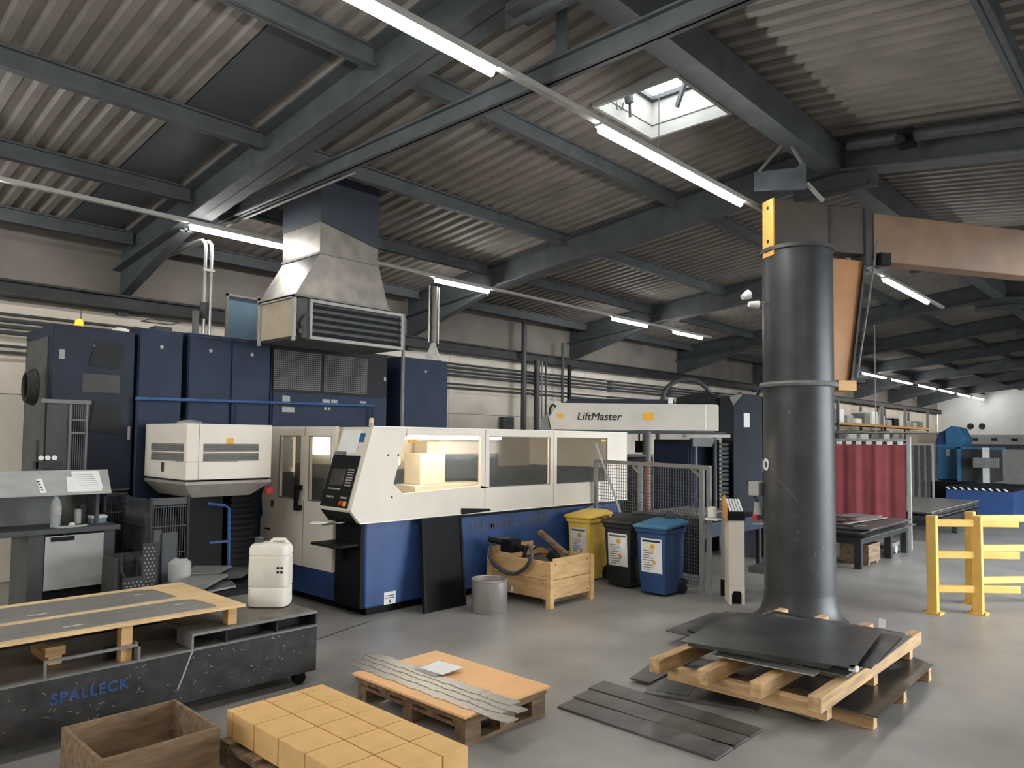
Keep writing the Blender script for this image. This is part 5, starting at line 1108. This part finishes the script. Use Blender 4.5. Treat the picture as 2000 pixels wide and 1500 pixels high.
pt = thing('pallet_truck', 'small wheeled truck parked under the stack table', 'pallet truck', (14.0, 4.0, 0))
build('forks', MB().box(13.6, 14.4, 3.95, 4.1, .14, .2), GREY, pt)
for a in (13.7, 13.95, 14.25): build('wheel', MB().cyl((a, 3.96, .08), (a, 4.04, .08), .08, 14), LGREY, pt)
s2 = thing('stack_table', 'dark steel base under the second sheet stack behind the red curtain', 'table', (18.4, 4.7, 0))
build('frame', MB().box(16.4, 20.6, 3.9, 4.0, .3, .42).box(16.4, 20.6, 5.5, 5.6, .3, .42).box(16.4, 16.5, 4.0, 5.5, .3, .42).box(20.5, 20.6, 4.0, 5.5, .3, .42), STEELB, s2)
for a, b in ((16.4, 3.9), (18.4, 3.9), (20.5, 3.9), (16.4, 5.5), (20.5, 5.5)): build('leg', MB().box(a, a + .1, b, b + .1, 0, .3), STEELB, s2)
for i in range(6):
    a, b, c, d = (rs.uniform(-.15, .15) for _ in range(4))
    solo('stacked_sheet', MB().box(16.4 + a, 20.5 + b, 3.9 + c * .5, 5.5 + d, .425 + i * .032, .447 + i * .032), (SHEETD, SHEETM, SHEETD, SHEETD, SHEETM, SHEET)[i],
         ('bottom dark', 'second dull', 'third dark', 'fourth dull', 'fifth pale', 'topmost pale')[i] + ' sheet of the far stack beyond the red curtain', 'metal sheet', (18.4, 4.7, .425 + i * .032))
wc2 = thing('welding_curtain', 'dark red welding curtain hung by white clips in a pale frame', 'curtain', (15.0, 4.9, 0))
cu = MB(); n = 90; ys_ = [3.99 + 2.0 * i / n for i in range(n + 1)]
def wav(y): return 15.0 + .012 * math.sin(y * 15) + .004 * math.sin(y * 37 + 1)
vs = [(wav(y), y, z) for z in (.55, 1.93) for y in ys_] + [(wav(y) + .008, y, z) for z in (.55, 1.93) for y in ys_]
m_ = n + 1
cu.add(vs, [(i, i + 1, m_ + i + 1, m_ + i) for i in range(n)] + [(2 * m_ + i, 2 * m_ + i + 1, 3 * m_ + i + 1, 3 * m_ + i) for i in range(n)])
build('curtain', cu, CURT, wc2)
build('frame_post', MB().box(14.97, 15.03, 3.9, 3.96, 0, 2.08), LGREY, wc2)
build('frame_post', MB().box(14.97, 15.03, 6.0, 6.06, 0, 2.08), LGREY, wc2)
build('top_rail', MB().box(14.98, 15.02, 3.96, 6.0, 1.99, 2.03), LGREY, wc2)
for i in range(11): build('clip', MB().box(14.985, 15.015, 4.03 + i * .185, 4.12 + i * .185, 1.92, 1.985), PAPER, wc2)
sc2 = thing('strip_curtain', 'grey hanging strip curtain right of the red welding curtain', 'curtain', (22.0, 5.5, 0))
for i in range(9): build('strip', MB().box(22.0 + .02 * (i % 2), 22.01 + .02 * (i % 2), 5.25 + i * .075, 5.32 + i * .075, .5, 1.9), (DGREY, GREY)[i % 2], sc2)
build('rail', MB().box(21.98, 22.04, 5.2, 5.95, 1.9, 1.95), LGREY, sc2)
build('post', MB().box(21.98, 22.04, 5.95, 6.0, 0, 1.95).box(21.98, 22.04, 5.17, 5.21, 0, 1.95), LGREY, sc2)

# ---------------------------------------------------------------- far shelving along the wall
sr = thing('pallet_rack', 'tall storage rack with orange beams along the far wall', 'rack', (33.5, 10.6, 0))
for x in (23.0, 29.5, 35.0, 38.5, 42.5):
    build('upright', MB().box(x, x + .12, 10.2, 10.3, 0, 3.6).box(x, x + .12, 11.1, 11.2, 0, 3.6), GREY, sr)
for z in (2.0, 2.66):
    build('beam', MB().box(29.5, 42.5, 10.18, 10.24, z, z + .1), (GREY, ORNG)[z > 2.3], sr)
    build('shelf', MB().box(23.0, 42.5, 10.24, 11.2, z + .02, z + .06), DGREY, sr)
gl = ('tall white', 'pale grey', 'low white', 'grey', 'white', 'narrow white', 'wide pale', 'dark', 'white', 'silver', 'pale', 'low grey')
for i in range(12):
    x = 29.9 + i * 1.04; h = (.55, .35, .25, .5, .6, .45, .3, .4, .55, .3, .28, .35)[i]
    solo('stored_box', MB().box(x, x + .7, 10.35, 10.9, 2.725, 2.725 + h), (PAPER, LGREY, PAPER, GREY, PAPER, PAPER, LGREY, BLACK, PAPER, ALU, LGREY, GREY)[i],
         'stored ' + gl[i] + ' box, ' + ORD[i] + ' from the left on the upper level of the far rack', 'box', (x, 10.6, 2.725), 'boxes on the upper rack level', bevel=.02)
for i in range(10):
    x = 23.6 + i * 1.5; h = (.2, .3, .25, .35, .25, .3, .4, .35, .45, .4)[i]
    solo('stored_box', MB().box(x, x + .9, 10.35, 10.9, 2.065, 2.065 + h), (PAPER, ALU, LGREY, PAPER, GREY, PAPER, PAPER, ALU, PAPER, LGREY)[i],
         'stored goods, ' + ORD[i] + ' from the left on the lower level of the far rack', 'box', (x, 10.6, 2.065), 'goods on the lower rack level', bevel=.02)
solo('dark_machine', MB().box(26.2, 29.2, 10.3, 11.0, 2.725, 3.4), BLACK, 'large dark machine unit on the left bay of the far rack', 'machine', (27.7, 10.6, 2.725), bevel=.05)
solo('white_wall_panel', MB().box(26.6, 30.6, 11.3, 11.4, 2.9, 3.6), WALLE, 'white panel on the far wall above the dark rack bay', 'panel', (28.5, 11.35, 2.9))
solo('cream_cabinet', MB().box(38.0, 47.5, 9.6, 10.1, 0, 2.55), BEIGE, 'long cream cabinet below the end of the far rack', 'cabinet', (43, 9.9, 0), bevel=.02)
solo('far_pipe', MB().tube([(14.0, 9.3, 2.16), (40.0, 9.3, 2.45), (40.4, 9.3, 2.40), (40.5, 9.3, 2.2), (40.5, 9.3, 0)], .04, 7), GREY, 'grey pipe running level across the far machines and turning down', 'pipe', (30, 9.3, 2.3))
solo('bright_vertical_duct', MB().cyl((38.6, 11.37, 2.9), (38.6, 11.37, 3.75), .12, 16), ALU, 'bright round vertical duct at the end of the far rack', 'duct', (38.6, 10.9, 3.0))
solo('hanging_rope', MB().cyl((20.0, 6.0, 2.2), (20.0, 6.0, 5.38), .012, 6), LGREY, 'thin pale cord hanging from the roof above the red curtain', 'cord', (20, 6.0, 2.2))
# blue press at the far right
bp_ = thing('press_machine', 'bright blue press machine with white control arm at the far right', 'machine', (26.0, 5.4, 0))
build('frame', MB().box(26.5, 28.0, 5.45, 6.15, .8, 1.95), CYAN, bp_, .05)
build('head', MB().poly([(5.42, 1.9), (5.32, 2.1), (5.4, 2.2), (5.5, 2.45), (5.72, 2.52), (5.9, 2.4), (5.9, 1.9)], 'x', 26.5, 27.6), CYAN, bp_, .03)
build('neck', MB().poly([(5.9, 1.85), (5.9, 2.4), (6.1, 2.3), (6.2, 2.0), (6.15, 1.85)], 'x', 26.6, 27.5), BLUEP, bp_, .03)
build('body', MB().box(26.0, 28.0, 4.6, 5.4, .78, 1.8), DGREY, bp_, .02)
build('body_frame', MB().box(25.97, 26.02, 5.36, 5.46, .78, 1.86).box(25.97, 26.02, 4.2, 5.46, 1.80, 1.86).box(25.97, 26.02, 4.2, 5.46, .74, .80), CYAN, bp_)
build('base', MB().box(25.5, 28.0, 5.0, 6.4, 0, .8), BLACK, bp_, .05)
build('control_arm', MB().box(25.6, 25.66, 4.55, 4.72, .75, 1.85), PAPER, bp_)
build('control_box', MB().box(25.5, 25.62, 4.3, 4.95, 1.25, 1.55), LGREY, bp_, .01)
cgr = MB()
for i in range(8): cgr.box(25.49, 25.5, 4.3, 4.95, 1.27 + i * .035, 1.275 + i * .035)
for i in range(12): cgr.box(25.49, 25.5, 4.31 + i * .055, 4.315 + i * .055, 1.25, 1.55)
build('box_grid', cgr, DGREY, bp_)
build('warning_label', MB().box(26.48, 26.5, 5.75, 5.86, 1.55, 1.78), PAPER, bp_)
bb = thing('blue_table', 'blue machine bed with black and white hazard edge at the far right', 'table', (23, 4.5, 0))
build('bed', MB().box(22.0, 25.0, 3.4, 4.9, .08, .76), BLUEP, bb, .01)
build('edge', MB().box(21.98, 25.0, 3.4, 4.92, .76, .83), BLACK, bb)
hz = MB()
for i in range(9): hz.add([(21.97, 3.5 + i * .16, .765), (21.97, 3.56 + i * .16, .765), (21.97, 3.62 + i * .16, .825), (21.97, 3.56 + i * .16, .825)], [(0, 1, 2, 3)])
build('hazard_stripes', hz, PAPER, bb)
gm = thing('grey_machine', 'pale grey machine with dark dials under the white end wall', 'machine', (36, 7.2, 0))
build('body', MB().box(36.0, 39.0, 5.0, 7.6, 0, 2.35), LGREY, gm, .02)
build('panel', MB().box(35.97, 36.0, 5.1, 7.4, 1.75, 1.95), DGREY, gm)
for i in range(3): build('dial', MB().box(35.95, 36.0, 5.4 + i * .7, 5.6 + i * .7, 2.1, 2.2), INKD, gm)

# ---------------------------------------------------------------- conduits and hoses on the wall right of the cabinets
for i, (x, r, z0, z1) in enumerate(((12.32, .06, 0, 4.62), (12.78, .07, 0, 3.78), (12.95, .02, 0, 3.78), (13.1, .025, 0, 3.78), (13.72, .035, 0, 4.3), (13.98, .05, 2.9, 3.78))):
    solo('wall_conduit', MB().cyl((x, 11.18, z0), (x, 11.18, z1), r, 10), (DGREY, DGREY, GREY, DGREY, DGREY, BLACK)[i],
         ('thick dark vertical pipe on the wall rising past the girder', 'thick dark vertical pipe ending at the girder', 'thin pale vertical pipe beside the thick pair', 'thin dark vertical pipe behind the looped hoses', 'vertical pipe above the tip of the white lifting arm', 'short black vertical pipe at the tip of the white lifting arm')[i], 'pipe', (x, 11.18, z0))
hl = thing('looped_hoses', 'black looped hoses on a stand at the tip of the white lifting arm', 'hose', (12.9, 10.9, 0))
build('hose', MB().tube([(13.1 + .12 * math.cos(t * math.pi / 8), 10.95, 2.62 + .14 * math.sin(t * math.pi / 8)) for t in range(16)], .025, 7, True), RUBBER, hl)
build('hose', MB().tube([(13.15, 10.9, 0), (13.2, 10.9, 2.6), (13.35, 10.9, 2.78), (13.6, 10.9, 2.8), (13.8, 10.9, 2.65), (13.9, 10.9, 2.45)], .03, 7), RUBBER, hl)
build('hose', MB().tube([(13.3, 10.9, 0), (13.3, 10.9, 2.5), (13.5, 10.9, 2.6), (13.7, 10.9, 2.5), (13.8, 10.9, 2.35)], .03, 7), RUBBER, hl)
solo('fuse_box', MB().box(11.85, 12.2, 11.35, 11.49, 2.05, 2.45), DGREY, 'dark fuse box on the wall beside the thick vertical pipes', 'fuse box', (12, 11.4, 2.05), bevel=.01)

# ---------------------------------------------------------------- pieces too small to pick apart
SMALL = ('keys', 'lettering', 'print', 'slats', 'bed_slats', 'wire_mesh', 'bars', 'nails', 'grille', 'punched_holes', 'scratches', 'pictograms', 'box_grid', 'hazard_stripes', 'bolt',
         'base_bolts', 'plate_bolts', 'panel_seam', 'window_gasket', 'door_seam', 'sticker_print', 'drag_chain', 'bellows', 'louvre', 'joint_trim', 'clip', 'edge_strip', 'housing_seam', 'slot')
for o in list(bpy.data.objects):
    if o.parent and o.type == 'MESH' and o.name.split('.')[0] in SMALL: o['kind'] = 'stuff'
